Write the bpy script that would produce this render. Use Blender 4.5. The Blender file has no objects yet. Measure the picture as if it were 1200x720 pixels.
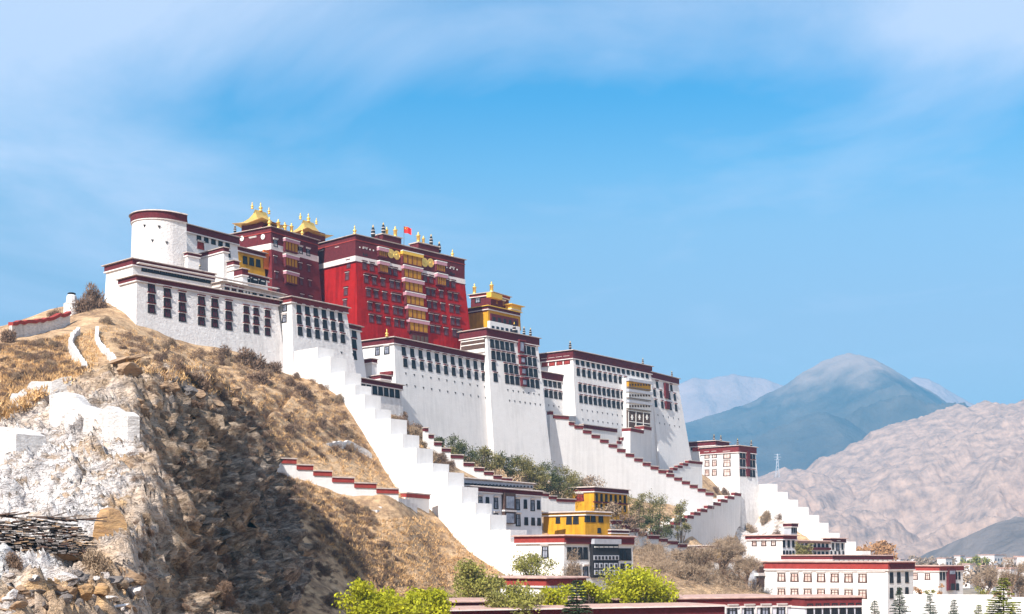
import bpy, bmesh, math, random
import numpy as np
from mathutils import Vector, Matrix
from mathutils.bvhtree import BVHTree

random.seed(7)
R = math.radians
SC = bpy.context.scene
COL = SC.collection

# ------------------------------------------------------------------ camera, sky, sun, exposure
F, CX, HY, CZ = 1550.0, 600.0, 655.0, 20.0        # focal length in photo pixels, optical axis, horizon, eye height
cam = bpy.data.cameras.new('camera'); camo = bpy.data.objects.new('camera', cam); COL.objects.link(camo)
cam.sensor_width = 36; cam.lens = 36 * F / 1200; cam.shift_y = (HY - 360) / 1200
cam.clip_start = 1; cam.clip_end = 60000
camo.location = (0, 0, CZ); camo.rotation_euler = (R(90), 0, 0); SC.camera = camo

SUN_H = Vector((-0.485, -0.875)).normalized(); SUN_EL = R(39)
sun_to = Vector((SUN_H.x * math.cos(SUN_EL), SUN_H.y * math.cos(SUN_EL), math.sin(SUN_EL)))
sl = bpy.data.lights.new('sun', 'SUN'); sl.energy = 4.8; sl.angle = R(0.5); sl.color = (1, 0.95, 0.87)
so = bpy.data.objects.new('sun', sl); COL.objects.link(so)
so.rotation_euler = (-sun_to).to_track_quat('-Z', 'Y').to_euler()

W = bpy.data.worlds.new('World'); SC.world = W; W.use_nodes = True
nt = W.node_tree; nt.nodes.clear()
def wn(t, **k):
    n = nt.nodes.new(t)
    for a, b in k.items(): setattr(n, a, b)
    return n
def wl(a, b): nt.links.new(a, b)
sky = wn('ShaderNodeTexSky', sky_type='NISHITA', sun_disc=False, sun_elevation=SUN_EL,
         sun_rotation=math.atan2(SUN_H.x, SUN_H.y) % (2 * math.pi), altitude=3600, air_density=1.0, dust_density=0.6, ozone_density=1.5)
tc = wn('ShaderNodeTexCoord'); sx = wn('ShaderNodeSeparateXYZ'); wl(tc.outputs['Generated'], sx.inputs[0])
def mth(op, a, b=None, c=None, clamp=False):
    n = wn('ShaderNodeMath', operation=op, use_clamp=clamp)
    for i, v in enumerate((a, b, c)):
        if v is None: continue
        if isinstance(v, (int, float)): n.inputs[i].default_value = v
        else: wl(v, n.inputs[i])
    return n.outputs[0]
# a high thin cloud layer: direction projected on a flat sheet overhead
zz = mth('MAXIMUM', sx.outputs[2], 0.02)
cxp = mth('DIVIDE', sx.outputs[0], zz); cyp = mth('DIVIDE', sx.outputs[1], zz)
cv = wn('ShaderNodeCombineXYZ'); wl(cxp, cv.inputs[0]); wl(cyp, cv.inputs[1])
n1 = wn('ShaderNodeTexNoise'); n1.inputs['Scale'].default_value = 1.15; n1.inputs['Detail'].default_value = 9; n1.inputs['Roughness'].default_value = 0.58; n1.inputs['Distortion'].default_value = 0.5
mp = wn('ShaderNodeMapping'); mp.inputs['Location'].default_value = (3.1, 1.7, 0); mp.inputs['Scale'].default_value = (0.9, 0.65, 1); mp.inputs['Rotation'].default_value = (0, 0, R(25))
wl(cv.outputs[0], mp.inputs[0]); wl(mp.outputs[0], n1.inputs['Vector'])
# cover: heavier overhead and to the west, clear towards the east horizon
elev = sx.outputs[2]
azx = mth('DIVIDE', sx.outputs[0], mth('MAXIMUM', sx.outputs[1], 0.05))
top = wn('ShaderNodeMapRange', interpolation_type='SMOOTHSTEP'); wl(elev, top.inputs[0])
top.inputs[1].default_value = 0.295; top.inputs[2].default_value = 0.385
lft = wn('ShaderNodeMapRange', interpolation_type='SMOOTHSTEP'); wl(azx, lft.inputs[0])
lft.inputs[1].default_value = 0.05; lft.inputs[2].default_value = -0.34
lel = wn('ShaderNodeMapRange', interpolation_type='SMOOTHSTEP'); wl(elev, lel.inputs[0])
lel.inputs[1].default_value = 0.08; lel.inputs[2].default_value = 0.30
rgt = wn('ShaderNodeMapRange', interpolation_type='SMOOTHSTEP'); wl(azx, rgt.inputs[0])
rgt.inputs[1].default_value = 0.22; rgt.inputs[2].default_value = 0.36
rel = wn('ShaderNodeMapRange', interpolation_type='SMOOTHSTEP'); wl(elev, rel.inputs[0])
rel.inputs[1].default_value = 0.27; rel.inputs[2].default_value = 0.36
cover = mth('ADD', mth('MULTIPLY', top.outputs[0], 0.80), mth('MULTIPLY', mth('MULTIPLY', lft.outputs[0], lel.outputs[0]), 0.78))
cover = mth('ADD', cover, mth('MULTIPLY', mth('MULTIPLY', rgt.outputs[0], rel.outputs[0]), 0.35))
cl = mth('ADD', mth('MULTIPLY', mth('SUBTRACT', n1.outputs[0], 0.5), 2.6), mth('SUBTRACT', mth('MULTIPLY', cover, 1.0), 0.12), clamp=True)
cl = mth('MULTIPLY', cl, 0.88)
def curve(stops, f):
    r = wn('ShaderNodeValToRGB'); wl(f, r.inputs[0])
    while len(r.color_ramp.elements) < len(stops): r.color_ramp.elements.new(.5)
    for e, (p, c) in zip(r.color_ramp.elements, stops): e.position = p; e.color = (*c, 1)
    return r.outputs[0]
# clear high altitude air: even brightness towards the horizon, deep blue higher up
grade = curve([(0.0, (.86,.58,.42)), (.10, (1.45,.92,.64)), (.17, (1.48,1.10,.85)), (.24, (1.44,1.40,1.15)), (.28, (.95,1.42,1.32)), (.33, (.30,1.25,1.42)), (.6, (.70,1.2,1.4)), (1, (.9,1.2,1.4))], elev)
SKYMUL = wn('ShaderNodeMix', data_type='RGBA', blend_type='MULTIPLY'); SKYMUL.inputs[0].default_value = 1
wl(sky.outputs[0], SKYMUL.inputs[6]); wl(grade, SKYMUL.inputs[7])
mix = wn('ShaderNodeMix', data_type='RGBA'); wl(cl, mix.inputs[0]); wl(SKYMUL.outputs[2], mix.inputs[6])
mix.inputs[7].default_value = (5.3, 5.75, 7.1, 1)
bg = wn('ShaderNodeBackground'); bg.inputs['Strength'].default_value = 0.09
wl(mix.outputs[2], bg.inputs[0]); wo = wn('ShaderNodeOutputWorld'); wl(bg.outputs[0], wo.inputs[0])

SC.view_settings.view_transform = 'Standard'; SC.view_settings.look = 'None'
SC.view_settings.gamma = 1; SC.view_settings.use_curve_mapping = False
SC.view_settings.exposure = 0.8
SC.render.engine = 'CYCLES'; SC.cycles.max_bounces = 6; SC.cycles.diffuse_bounces = 3; SC.cycles.transparent_max_bounces = 8
SC.cycles.volume_bounces = 0; SC.cycles.use_denoising = True

# ------------------------------------------------------------------ helpers
def P(x, y, D): return Vector(((x - CX) / F * D, D, CZ + (HY - y) / F * D))
def PL(x, D): return Vector(((x - CX) / F * D, D))
def ray(x): return Vector(((x - CX) / F, 1.0))

_M = {}
def mat(name, col, rough=0.85, metal=0.0, var=0.12, scale=2.0, bump=0.0, bscale=8.0, col2=None, spec=0.3, stretch=(1, 1, 1), detail=6, island=0.0, trans=0.0, streak=0.0):
    if name in _M: return _M[name]
    m = bpy.data.materials.new(name); m.use_nodes = True
    t = m.node_tree; b = t.nodes['Principled BSDF']
    b.inputs['Roughness'].default_value = rough; b.inputs['Metallic'].default_value = metal
    b.inputs['Specular IOR Level'].default_value = spec
    g = t.nodes.new('ShaderNodeNewGeometry'); mpn = t.nodes.new('ShaderNodeMapping')
    mpn.inputs['Scale'].default_value = stretch; t.links.new(g.outputs['Position'], mpn.inputs[0])
    n = t.nodes.new('ShaderNodeTexNoise'); n.inputs['Scale'].default_value = scale; n.inputs['Detail'].default_value = detail
    n.inputs['Roughness'].default_value = 0.65
    t.links.new(mpn.outputs[0], n.inputs['Vector'])
    r = t.nodes.new('ShaderNodeValToRGB')
    c2 = col2 or tuple(c * (1 - 2.2 * var) for c in col)
    r.color_ramp.elements[0].position = 0.3; r.color_ramp.elements[1].position = 0.68
    r.color_ramp.elements[0].color = (*c2, 1); r.color_ramp.elements[1].color = (*col, 1)
    t.links.new(n.outputs[0], r.inputs[0]); out = r.outputs[0]
    if island:
        h = t.nodes.new('ShaderNodeHueSaturation'); mr = t.nodes.new('ShaderNodeMapRange')
        mr.inputs[3].default_value = 1 - island; mr.inputs[4].default_value = 1 + island
        t.links.new(g.outputs['Random Per Island'], mr.inputs[0]); t.links.new(mr.outputs[0], h.inputs['Value'])
        t.links.new(out, h.inputs['Color']); out = h.outputs[0]
    if streak:
        ms = t.nodes.new('ShaderNodeMapping'); ms.inputs['Scale'].default_value = (1.1, 1.1, .07); t.links.new(g.outputs['Position'], ms.inputs[0])
        n3 = t.nodes.new('ShaderNodeTexNoise'); n3.inputs['Scale'].default_value = .9; n3.inputs['Detail'].default_value = 7; t.links.new(ms.outputs[0], n3.inputs['Vector'])
        n4 = t.nodes.new('ShaderNodeTexNoise'); n4.inputs['Scale'].default_value = .09; n4.inputs['Detail'].default_value = 4; t.links.new(g.outputs['Position'], n4.inputs['Vector'])
        ml = t.nodes.new('ShaderNodeMath'); ml.operation = 'MULTIPLY'; t.links.new(n3.outputs[0], ml.inputs[0]); t.links.new(n4.outputs[0], ml.inputs[1])
        mr = t.nodes.new('ShaderNodeMapRange'); mr.inputs[1].default_value = .22; mr.inputs[2].default_value = .36; mr.inputs[3].default_value = 1; mr.inputs[4].default_value = 1 - streak
        t.links.new(ml.outputs[0], mr.inputs[0]); h3 = t.nodes.new('ShaderNodeHueSaturation'); t.links.new(mr.outputs[0], h3.inputs['Value']); t.links.new(out, h3.inputs['Color']); out = h3.outputs[0]
    t.links.new(out, b.inputs['Base Color'])
    if bump:
        n2 = t.nodes.new('ShaderNodeTexNoise'); n2.inputs['Scale'].default_value = bscale; n2.inputs['Detail'].default_value = 5
        n2.inputs['Roughness'].default_value = 0.7
        t.links.new(mpn.outputs[0], n2.inputs['Vector'])
        bp = t.nodes.new('ShaderNodeBump'); bp.inputs['Strength'].default_value = bump; bp.inputs['Distance'].default_value = 0.3
        t.links.new(n2.outputs[0], bp.inputs['Height']); t.links.new(bp.outputs[0], b.inputs['Normal'])
    if trans:
        tr = t.nodes.new('ShaderNodeBsdfTranslucent'); t.links.new(out, tr.inputs[0])
        mx = t.nodes.new('ShaderNodeMixShader'); mx.inputs[0].default_value = trans
        t.links.new(b.outputs[0], mx.inputs[1]); t.links.new(tr.outputs[0], mx.inputs[2])
        t.links.new(mx.outputs[0], t.nodes['Material Output'].inputs[0])
    _M[name] = m; return m

WHITE = mat('whitewash', (0.74, 0.715, 0.70), 0.95, col2=(.69,.665,.65), scale=0.5, bump=0.38, bscale=2.0, stretch=(1,1,1.7), streak=.10)
STONEW = mat('whitewashed_stonework', (.77,.745,.73), .95, col2=(.50,.46,.44), scale=1.3, bump=1.0, bscale=1.5, stretch=(1,1,2.2), streak=.2)
WHITE2 = mat('whitewash_rubble', (0.76, 0.735, 0.72), 0.95, col2=(0.60, 0.56, 0.55), scale=0.9, bump=0.7, bscale=1.8, streak=.15)
RED = mat('crimson_wall', (0.37, 0.015, 0.014), 0.95, spec=.05, streak=.32, var=0.12, scale=0.5, bump=0.5, bscale=2.5)
MAROON = mat('maroon_frieze', (0.13, 0.018, 0.024), 0.95, var=0.18, scale=1.5, bump=0.3)
REDCAP = mat('brick_red_coping', (0.20, 0.030, 0.032), 0.9, var=0.18, scale=1.2, bump=0.3)
REDBAND = mat('red_band', (0.33, 0.045, 0.035), 0.9, var=0.15, scale=1.0, bump=0.2)
SLATE = mat('pale_roof_earth', (0.58, 0.48, 0.43), 0.95, var=0.18, scale=0.8, bump=0.3)
PINKSLAB = mat('pink_parapet', (0.56, 0.36, 0.30), 0.9, var=0.2, scale=0.8, bump=0.2)
STRIP = mat('white_strip', (0.72, 0.66, 0.64), 0.9, var=0.1)
YEL = mat('ochre_wall', (0.66, 0.33, 0.015), 0.9, streak=.3, var=0.12, scale=0.6, bump=0.3)
CURT = mat('yellow_curtain', (0.52, 0.24, 0.02), 0.9, var=0.22, scale=1.2, stretch=(3, 3, 0.3), bump=0.4, bscale=3)
PINK = mat('pink_valance', (0.55, 0.28, 0.34), 0.9, var=0.2, scale=3, stretch=(3, 3, 0.5))
GOLD = mat('gilt', (0.95, 0.62, 0.16), 0.42, metal=0.75, var=0.08, scale=2, spec=0.5)
GOLDEAVE = mat('gilt_eave', (0.80, 0.50, 0.07), 0.6, metal=0.2, var=0.1)
BLACK = mat('black_frame', (0.022, 0.02, 0.024), 0.8, var=0.2, scale=3)
GLASS = mat('dark_pane', (0.028, 0.03, 0.042), 0.35, col2=(.012,.012,.016), scale=0.6, spec=0.3)
RPANE = mat('purple_pane', (0.14, 0.10, 0.13), 0.5, col2=(.02,.014,.02), scale=0.8, spec=0.3)
MPANE = mat('maroon_blind', (0.11, 0.02, 0.035), 0.8, var=0.3, scale=1.4)
BROWN = mat('brown_frame', (0.10, 0.055, 0.045), 0.8, var=0.2)
PPANE = mat('pink_curtain_pane', (0.50, 0.30, 0.25), 0.4, col2=(0.70, 0.62, 0.58), scale=0.6, spec=0.6)
GPANE = mat('grey_curtain_pane', (0.34, 0.36, 0.44), 0.4, col2=(0.10, 0.10, 0.14), scale=0.8, spec=0.6)
TENT = mat('brown_yak_awning', (0.11, 0.065, 0.05), 0.95, var=0.2, scale=2)
CLOTHW = mat('white_cloth', (0.78, 0.76, 0.72), 0.9, var=0.06)
ORANGE = mat('orange_wall', (0.62, 0.14, 0.02), 0.9, var=0.1)
FLAGR = mat('flag_red', (0.75, 0.02, 0.02), 0.7, var=0.05)
STARY = mat('flag_yellow', (0.85, 0.65, 0.03), 0.7, var=0.02)
WOOD = mat('grey_wood', (0.16, 0.12, 0.10), 0.9, var=0.2)
GREY = mat('grey_render', (0.42, 0.43, 0.48), 0.9, var=0.12, scale=0.8)

class MB:
    def __init__(s): s.v = []; s.f = []; s.m = []; s.mats = []
    def mi(s, m):
        if m not in s.mats: s.mats.append(m)
        return s.mats.index(m)
    def add(s, vs, fs, m):
        o = len(s.v); i = s.mi(m); s.v += [tuple(v) for v in vs]
        for f in fs: s.f.append(tuple(o + k for k in f)); s.m.append(i)
    def box(s, x0, y0, z0, x1, y1, z1, m):
        if x1 < x0: x0, x1 = x1, x0
        if y1 < y0: y0, y1 = y1, y0
        vs = [(x0,y0,z0),(x1,y0,z0),(x1,y1,z0),(x0,y1,z0),(x0,y0,z1),(x1,y0,z1),(x1,y1,z1),(x0,y1,z1)]
        s.add(vs, [(0,3,2,1),(4,5,6,7),(0,1,5,4),(1,2,6,5),(2,3,7,6),(3,0,4,7)], m)
    def hexa(s, b, t, m):       # 4 bottom points, 4 top points, counter-clockwise
        s.add(list(b) + list(t), [(0,3,2,1),(4,5,6,7),(0,1,5,4),(1,2,6,5),(2,3,7,6),(3,0,4,7)], m)
    def lathe(s, prof, m, n=12, c=(0, 0, 0)):
        vs = []; fs = []
        for r, z in prof:
            for k in range(n):
                a = 2 * math.pi * k / n; vs.append((c[0] + r * math.cos(a), c[1] + r * math.sin(a), c[2] + z))
        for i in range(len(prof) - 1):
            for k in range(n):
                fs.append((i*n+k, i*n+(k+1)%n, (i+1)*n+(k+1)%n, (i+1)*n+k))
        fs.append(tuple(range((len(prof)-1)*n, len(prof)*n))); fs.append(tuple(range(n))[::-1])
        s.add(vs, fs, m)
    def tube(s, p, q, r0, r1, m, n=5):
        p = Vector(p); q = Vector(q); d = (q - p)
        if d.length < 1e-6: return
        d.normalize(); a = d.orthogonal().normalized(); b = d.cross(a)
        vs = []
        for c, r in ((p, r0), (q, r1)):
            for k in range(n):
                t = 2 * math.pi * k / n; vs.append(c + (a * math.cos(t) + b * math.sin(t)) * r)
        fs = [(k, (k+1)%n, n+(k+1)%n, n+k) for k in range(n)]
        s.add(vs, fs, m)
    def mesh(s, name, smooth=False):
        me = bpy.data.meshes.new(name); me.from_pydata(s.v, [], s.f)
        for m in s.mats: me.materials.append(m)
        me.polygons.foreach_set('material_index', s.m)
        if smooth: me.polygons.foreach_set('use_smooth', [True] * len(s.f))
        me.update(); return me
    def build(s, name, parent=None, smooth=False):
        return link(name, s.mesh(name, smooth), parent)

def link(name, me, parent=None, mw=None):
    o = bpy.data.objects.new(name, me); COL.objects.link(o)
    if parent: o.parent = parent
    if mw is not None: o.matrix_local = mw
    return o
def tag(o, label=None, cat=None, group=None, kind=None):
    if label: o['label'] = label
    if cat: o['category'] = cat
    if group: o['group'] = group
    if kind: o['kind'] = kind
    return o
def thing(name, label, cat, loc=(0, 0, 0), rz=0, group=None):
    o = bpy.data.objects.new(name, None); COL.objects.link(o); o.location = loc; o.rotation_euler = (0, 0, rz)
    return tag(o, label, cat, group)

# windows: shared meshes, one frame + one pane (+ canopy) per size and kind
_WC = {}
WK = {  # frame, pane, canopy
    'black': (BLACK, GLASS, REDCAP), 'maroon': (BLACK, MPANE, REDCAP), 'brown': (BROWN, PPANE, STRIP), 'grey': (BLACK, GPANE, STRIP),
    'redpal': (MAROON, RPANE, MAROON), 'yellow': (MAROON, CURT, STRIP), 'plain': (BLACK, GLASS, None), 'blind': (REDCAP, REDBAND, STRIP)}
def window_meshes(w, h, kind):
    k = (round(w, 2), round(h, 2), kind)
    if k in _WC: return _WC[k]
    fm, pm, cm = WK[kind]; t = min(0.28, w * 0.2); e = w * 0.09
    fr = MB(); d = 0.12
    def bar(a, b, c, dd):      # quad bar, pushed out by d
        fs = [(x, -d, z) for x, z in (a, b, c, dd)]; bs = [(x, 0.25, z) for x, z in (a, b, c, dd)]
        fr.add(fs + bs, [(0,1,2,3),(4,7,6,5),(0,4,5,1),(1,5,6,2),(2,6,7,3),(3,7,4,0)], fm)
    H = h / 2; wt = w / 2; wb = w / 2 + e
    bar((-wb, -H), (-wt + t, -H), (-wt + t, H), (-wt, H)); bar((wt - t, -H), (wb, -H), (wt, H), (wt - t, H))
    bar((-wt + t, H - t), (wt - t, H - t), (wt - t, H), (-wt + t, H)); bar((-wt + t, -H), (wt - t, -H), (wt - t, -H + t * 0.8), (-wt + t, -H + t * 0.8))
    if h > 1.5:
        bar((-0.05, -H + t * 0.8), (0.05, -H + t * 0.8), (0.05, H - t), (-0.05, H - t))
        bar((-wt + t, H * 0.2), (-0.05, H * 0.2), (-0.05, H * 0.2 + 0.1), (-wt + t, H * 0.2 + 0.1)); bar((0.05, H * 0.2), (wt - t, H * 0.2), (wt - t, H * 0.2 + 0.1), (0.05, H * 0.2 + 0.1))
    pa = MB(); pa.box(-wt + t, -0.05, -H + t * 0.8, wt - t, 0.2, H - t, pm)
    ca = None
    if cm:
        c = MB(); c.hexa([(-wt-.12,-.42,H+.02),(wt+.12,-.42,H+.02),(wt+.12,.2,H+.02),(-wt-.12,.2,H+.02)], [(-wt-.18,-.52,H+.22),(wt+.18,-.52,H+.22),(wt+.18,.2,H+.3),(-wt-.18,.2,H+.3)], cm)
        c.box(-wt-.08, -.3, H - .16, wt + .08, .2, H + .02, STRIP)
        ca = c.mesh('canopy')
    _WC[k] = (fr.mesh('window'), pa.mesh('pane'), ca); return _WC[k]
def put_window(parent, M, w, h, kind):
    fm, pm, cm = window_meshes(w, h, kind)
    o = link('window', fm, parent, M); link('pane', pm, o)
    if cm: link('canopy', cm, o)
    return o
def vent_mesh():
    if 'vent' not in _M:
        b = MB(); b.box(-.3, -.08, .12, .3, .2, .3, BLACK); b.box(-.1, -.08, -.3, .1, .2, .12, BLACK); _M['vent'] = b.mesh('vent')
    return _M['vent']

YAW = math.atan2(0.733, 0.68)
class Bld:
    """A battered block. Local x runs east along the south face, y north along the west face, z up from the base."""
    def __init__(s, name, label, cat, px, py, D, base, end=None, west=None, L=None, Wd=None, yaw=None, bS=.08, bW=.05, bE=.08, group=None):
        t = P(px, py, D); zb = base if isinstance(base, float) else P(px, base, D).z
        s.D = D; s.H = t.z - zb; s.C = Vector((t.x, t.y)); s.zb = zb; s.bS, s.bW, s.bE = bS, bW, bE
        a = YAW if yaw is None else R(yaw)
        if end and yaw is None and len(end) == 2 and end[1] is not None:
            D2 = (t.z - CZ) * F / (HY - end[1]); q = PL(end[0], D2) - s.C; a = max(YAW - R(9), min(YAW + R(9), math.atan2(q.y, q.x)))
        s.a = a; s.u = Vector((math.cos(a), math.sin(a))); s.v = Vector((-s.u.y, s.u.x))
        s.L = L if L else s.sx(end[0], s.H)
        s.W = Wd if Wd else (s.wy(west, s.H) if west else 12.0)
        s.o = thing(name, label, cat, (s.C.x, s.C.y, zb), a, group)
    def sx(s, px, z):
        r = ray(px); c = s.C - s.v * (s.bS * (s.H - z))
        # c + x*u = k*r  -> cross with r
        return -(c.x * r.y - c.y * r.x) / (s.u.x * r.y - s.u.y * r.x)
    def wy(s, px, z):
        r = ray(px); c = s.C - s.u * (s.bW * (s.H - z))
        return -(c.x * r.y - c.y * r.x) / (s.v.x * r.y - s.v.y * r.x)
    def S(s, px, py):
        z = s.H * 0.8
        for _ in range(4):
            x = s.sx(px, z); p = s.C - s.v * (s.bS * (s.H - z)) + s.u * x; z = CZ + (HY - py) / F * p.y - s.zb
        return x, z
    def Wp(s, px, py):
        z = s.H * 0.8
        for _ in range(4):
            y = s.wy(px, z); p = s.C - s.u * (s.bW * (s.H - z)) + s.v * y; z = CZ + (HY - py) / F * p.y - s.zb
        return y, z
    def body(s, m=WHITE, name='wall'):
        b = MB(); H = s.H; e = s.bS * H; w = s.bW * H; x = s.bE * H
        b.hexa([(-w,-e,0),(s.L+x,-e,0),(s.L+x,s.W+e,0),(-w,s.W+e,0)], [(0,0,H),(s.L,0,H),(s.L,s.W,H),(0,s.W,H)], m)
        s.wall = b.build(name, s.o); return s
    def frieze(s, h, m=MAROON, out=0.3, cap=SLATE, caph=0.35, capout=0.55, strip=True, z=None):
        z1 = s.H if z is None else z; z0 = z1 - h; k = max(s.bS, s.bW, s.bE) * h + out
        b = MB(); b.box(-k, -k, z0, s.L + k, s.W + k, z1 + .02, m); f = b.build('frieze', s.o)
        if strip:
            b = MB(); b.box(-k-.12, -k-.12, z0 - .28, s.L+k+.12, s.W+k+.12, z0 - .003, STRIP); b.build('ledge', f)
        b = MB(); j = k + capout
        b.box(-j, -j, z1 + .023, s.L+j, s.W+j, z1 + caph * .5, cap)
        b.hexa([(-j+.15,-j+.15,z1+caph*.503),(s.L+j-.15,-j+.15,z1+caph*.503),(s.L+j-.15,s.W+j-.15,z1+caph*.503),(-j+.15,s.W+j-.15,z1+caph*.503)],
               [(-j+.5,-j+.5,z1+caph),(s.L+j-.5,-j+.5,z1+caph),(s.L+j-.5,s.W+j-.5,z1+caph),(-j+.5,s.W+j-.5,z1+caph)], cap)
        b.build('coping', f); return s
    def MS(s, x, z): return Matrix.Translation((x, -s.bS * (s.H - z), z)) @ Matrix.Rotation(-math.atan(s.bS), 4, 'X')
    def MW(s, y, z): return Matrix.Translation((-s.bW * (s.H - z), y, z)) @ Matrix.Rotation(-math.pi/2, 4, 'Z') @ Matrix.Rotation(-math.atan(s.bW), 4, 'X')
    def row(s, p0, p1, n, w, h, kind='black', face='S', skip=()):
        g, M = (s.S, s.MS) if face == 'S' else (s.Wp, s.MW)
        a, b = g(*p0), g(*p1); z = (a[1] + b[1]) / 2
        for i in range(n):
            if i in skip: continue
            t = i / max(1, n - 1); put_window(s.o, M(a[0] + (b[0] - a[0]) * t, z), w, h, kind)
        return s
    def at(s, pts, w, h, kind='black', face='S'):
        g, M = (s.S, s.MS) if face == 'S' else (s.Wp, s.MW)
        q = [g(*p) for p in pts]; z = sum(k[1] for k in q) / len(q)
        for k in q: put_window(s.o, M(k[0], z), w, h, kind)
        return s
    def vents(s, p0, p1, n, face='S'):
        a, b = s.S(*p0), s.S(*p1); z = (a[1] + b[1]) / 2
        for i in range(n):
            t = i / (n - 1); link('vent', vent_mesh(), s.o, s.MS(a[0] + (b[0] - a[0]) * t, z))
        return s
    def sbox(s, name, x0, x1, y0, y1, out, m, parent=None, face='S', ins=.3):
        xm = (x0 + x1) / 2
        if face == 'S':
            _, za = s.S(xm, y1); _, zb = s.S(xm, y0); zm = (za + zb) / 2
            a, c = s.sx(x0, zm), s.sx(x1, zm); yy = -s.bS * (s.H - zm)
            b = MB(); b.box(a, yy - out, za, c, yy + ins, zb, m)
        else:
            _, za = s.Wp(xm, y1); _, zb = s.Wp(xm, y0); zm = (za + zb) / 2
            a, c = s.wy(x0, zm), s.wy(x1, zm); xx = -s.bW * (s.H - zm)
            b = MB(); b.box(xx - out, min(a, c), za, xx + ins, max(a, c), zb, m)
        return b.build(name, parent or s.o)
    def finial(s, kind, px, back=1.2, h=2.6, dz=0.3, x=None):
        x = s.sx(px, s.H) if x is None else x
        me = finial_mesh(kind); sc = h / 2.6
        return link('finial', me, s.o, Matrix.Translation((x, back, s.H + dz)) @ Matrix.Diagonal((sc, sc, sc, 1)))
_FM = {}
def finial_mesh(kind):
    if kind in _FM: return _FM[kind]
    b = MB()
    if kind == 'gold':      # gilt cylinder banner with pointed top
        b.lathe([(.5,0),(.5,.25),(.36,.3),(.42,.5),(.42,1.5),(.55,1.58),(.5,1.75),(.25,1.9),(.12,2.05),(.2,2.2),(.03,2.6)], GOLD)
    elif kind == 'spire':
        b.lathe([(.6,0),(.5,.3),(.2,.5),(.55,.8),(.6,1.05),(.25,1.35),(.14,1.6),(.24,1.75),(.05,2.6)], GOLD)
    else:                   # black yak hair banner with pale bands
        b.lathe([(.14,0),(.14,.3)], WOOD); b.lathe([(.36,.3),(.42,.75)], BLACK); b.lathe([(.44,.76),(.44,.9)], STRIP); b.lathe([(.4,.91),(.36,1.4)], BLACK)
        b.lathe([(.38,1.41),(.38,1.52)], STRIP); b.lathe([(.33,1.53),(.25,2.0),(.1,2.05)], BLACK); b.lathe([(.1,2.05),(.14,2.2),(.02,2.6)], GOLDEAVE)
    _FM[kind] = b.mesh('finial', True); return _FM[kind]
def gilt_roof(parent, c, lx, ly, h, spires=3, body=None):
    """hipped roof with swept eaves, ridge along x"""
    b = MB(); prof = [(1.0, 0), (.86, .10), (.70, .24), (.56, .44), (.46, .70), (.40, 1.0)]
    rings = []
    for i, (k, z) in enumerate(prof):
        ax = lx / 2 * (k * .75 + .25 * (k if i < 5 else k)); ay = ly / 2 * (k - .40) / .6 if i < 5 else 0.06
        ay = max(ay, .06); up = .35 * h * .5 if i == 0 else (.08 * h if i == 1 else 0)
        rings.append([(-ax,-ay,z*h+up),(0,-ay,z*h),(ax,-ay,z*h+up),(ax,0,z*h),(ax,ay,z*h+up),(0,ay,z*h),(-ax,ay,z*h+up),(-ax,0,z*h)])
    vs = [(c[0]+x, c[1]+y, c[2]+z) for r in rings for x, y, z in r]; fs = []
    for i in range(len(prof) - 1):
        for k in range(8): fs.append((i*8+k, i*8+(k+1)%8, (i+1)*8+(k+1)%8, (i+1)*8+k))
    fs.append(tuple(range(8))[::-1]); fs.append(tuple((len(prof)-1)*8 + k for k in range(8)))
    b.add(vs, fs, GOLD); r = b.build('golden_roof', parent)
    for i in range(spires):
        t = (i / (spires - 1) - .5) if spires > 1 else 0
        sc = 1.0 if i == spires // 2 else .75
        link('finial', finial_mesh('spire'), r, Matrix.Translation((c[0] + t * lx * .38 * 2 * .8, c[1], c[2] + h - .05)) @ Matrix.Diagonal((sc, sc, sc, 1)))
    if body:
        q = MB(); q.box(c[0]-lx*.33, c[1]-ly*.33, c[2]-body, c[0]+lx*.33, c[1]+ly*.33, c[2]+.25*h, MAROON); q.build('lantern', r)
    return r

# ------------------------------------------------------------------ noise (numpy gradient noise)
_rs = np.random.RandomState(3); _perm = np.concatenate([_rs.permutation(256)] * 2); _grad = _rs.normal(size=(256, 3)); _grad /= np.linalg.norm(_grad, axis=1)[:, None]
def gn(x, y, z):
    xi, yi, zi = np.floor(x).astype(int), np.floor(y).astype(int), np.floor(z).astype(int)
    xf, yf, zf = x - xi, y - yi, z - zi
    f = lambda t: t*t*t*(t*(t*6-15)+10)
    u, v, w = f(xf), f(yf), f(zf); xi &= 255; yi &= 255; zi &= 255
    def g(a, b, c):
        h = _perm[_perm[_perm[(xi+a) & 255] + ((yi+b) & 255)] + ((zi+c) & 255)]; G = _grad[h]
        return G[..., 0]*(xf-a) + G[..., 1]*(yf-b) + G[..., 2]*(zf-c)
    L = lambda a, b, t: a + t*(b-a)
    return L(L(L(g(0,0,0),g(1,0,0),u),L(g(0,1,0),g(1,1,0),u),v), L(L(g(0,0,1),g(1,0,1),u),L(g(0,1,1),g(1,1,1),u),v), w)
def fbm(x, y, z, o=4, lac=2.03, gain=.5, ridged=False):
    s = 0; a = 1; 
    for i in range(o):
        n = gn(x, y, z)
        s = s + a * ((1 - np.abs(n) * 2) if ridged else n); a *= gain; x, y, z = x*lac+7.1, y*lac+3.7, z*lac+1.3
    return s
def sstep(a, b, x):
    t = np.clip((x - a) / (b - a), 0, 1); return t*t*(3-2*t)

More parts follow.
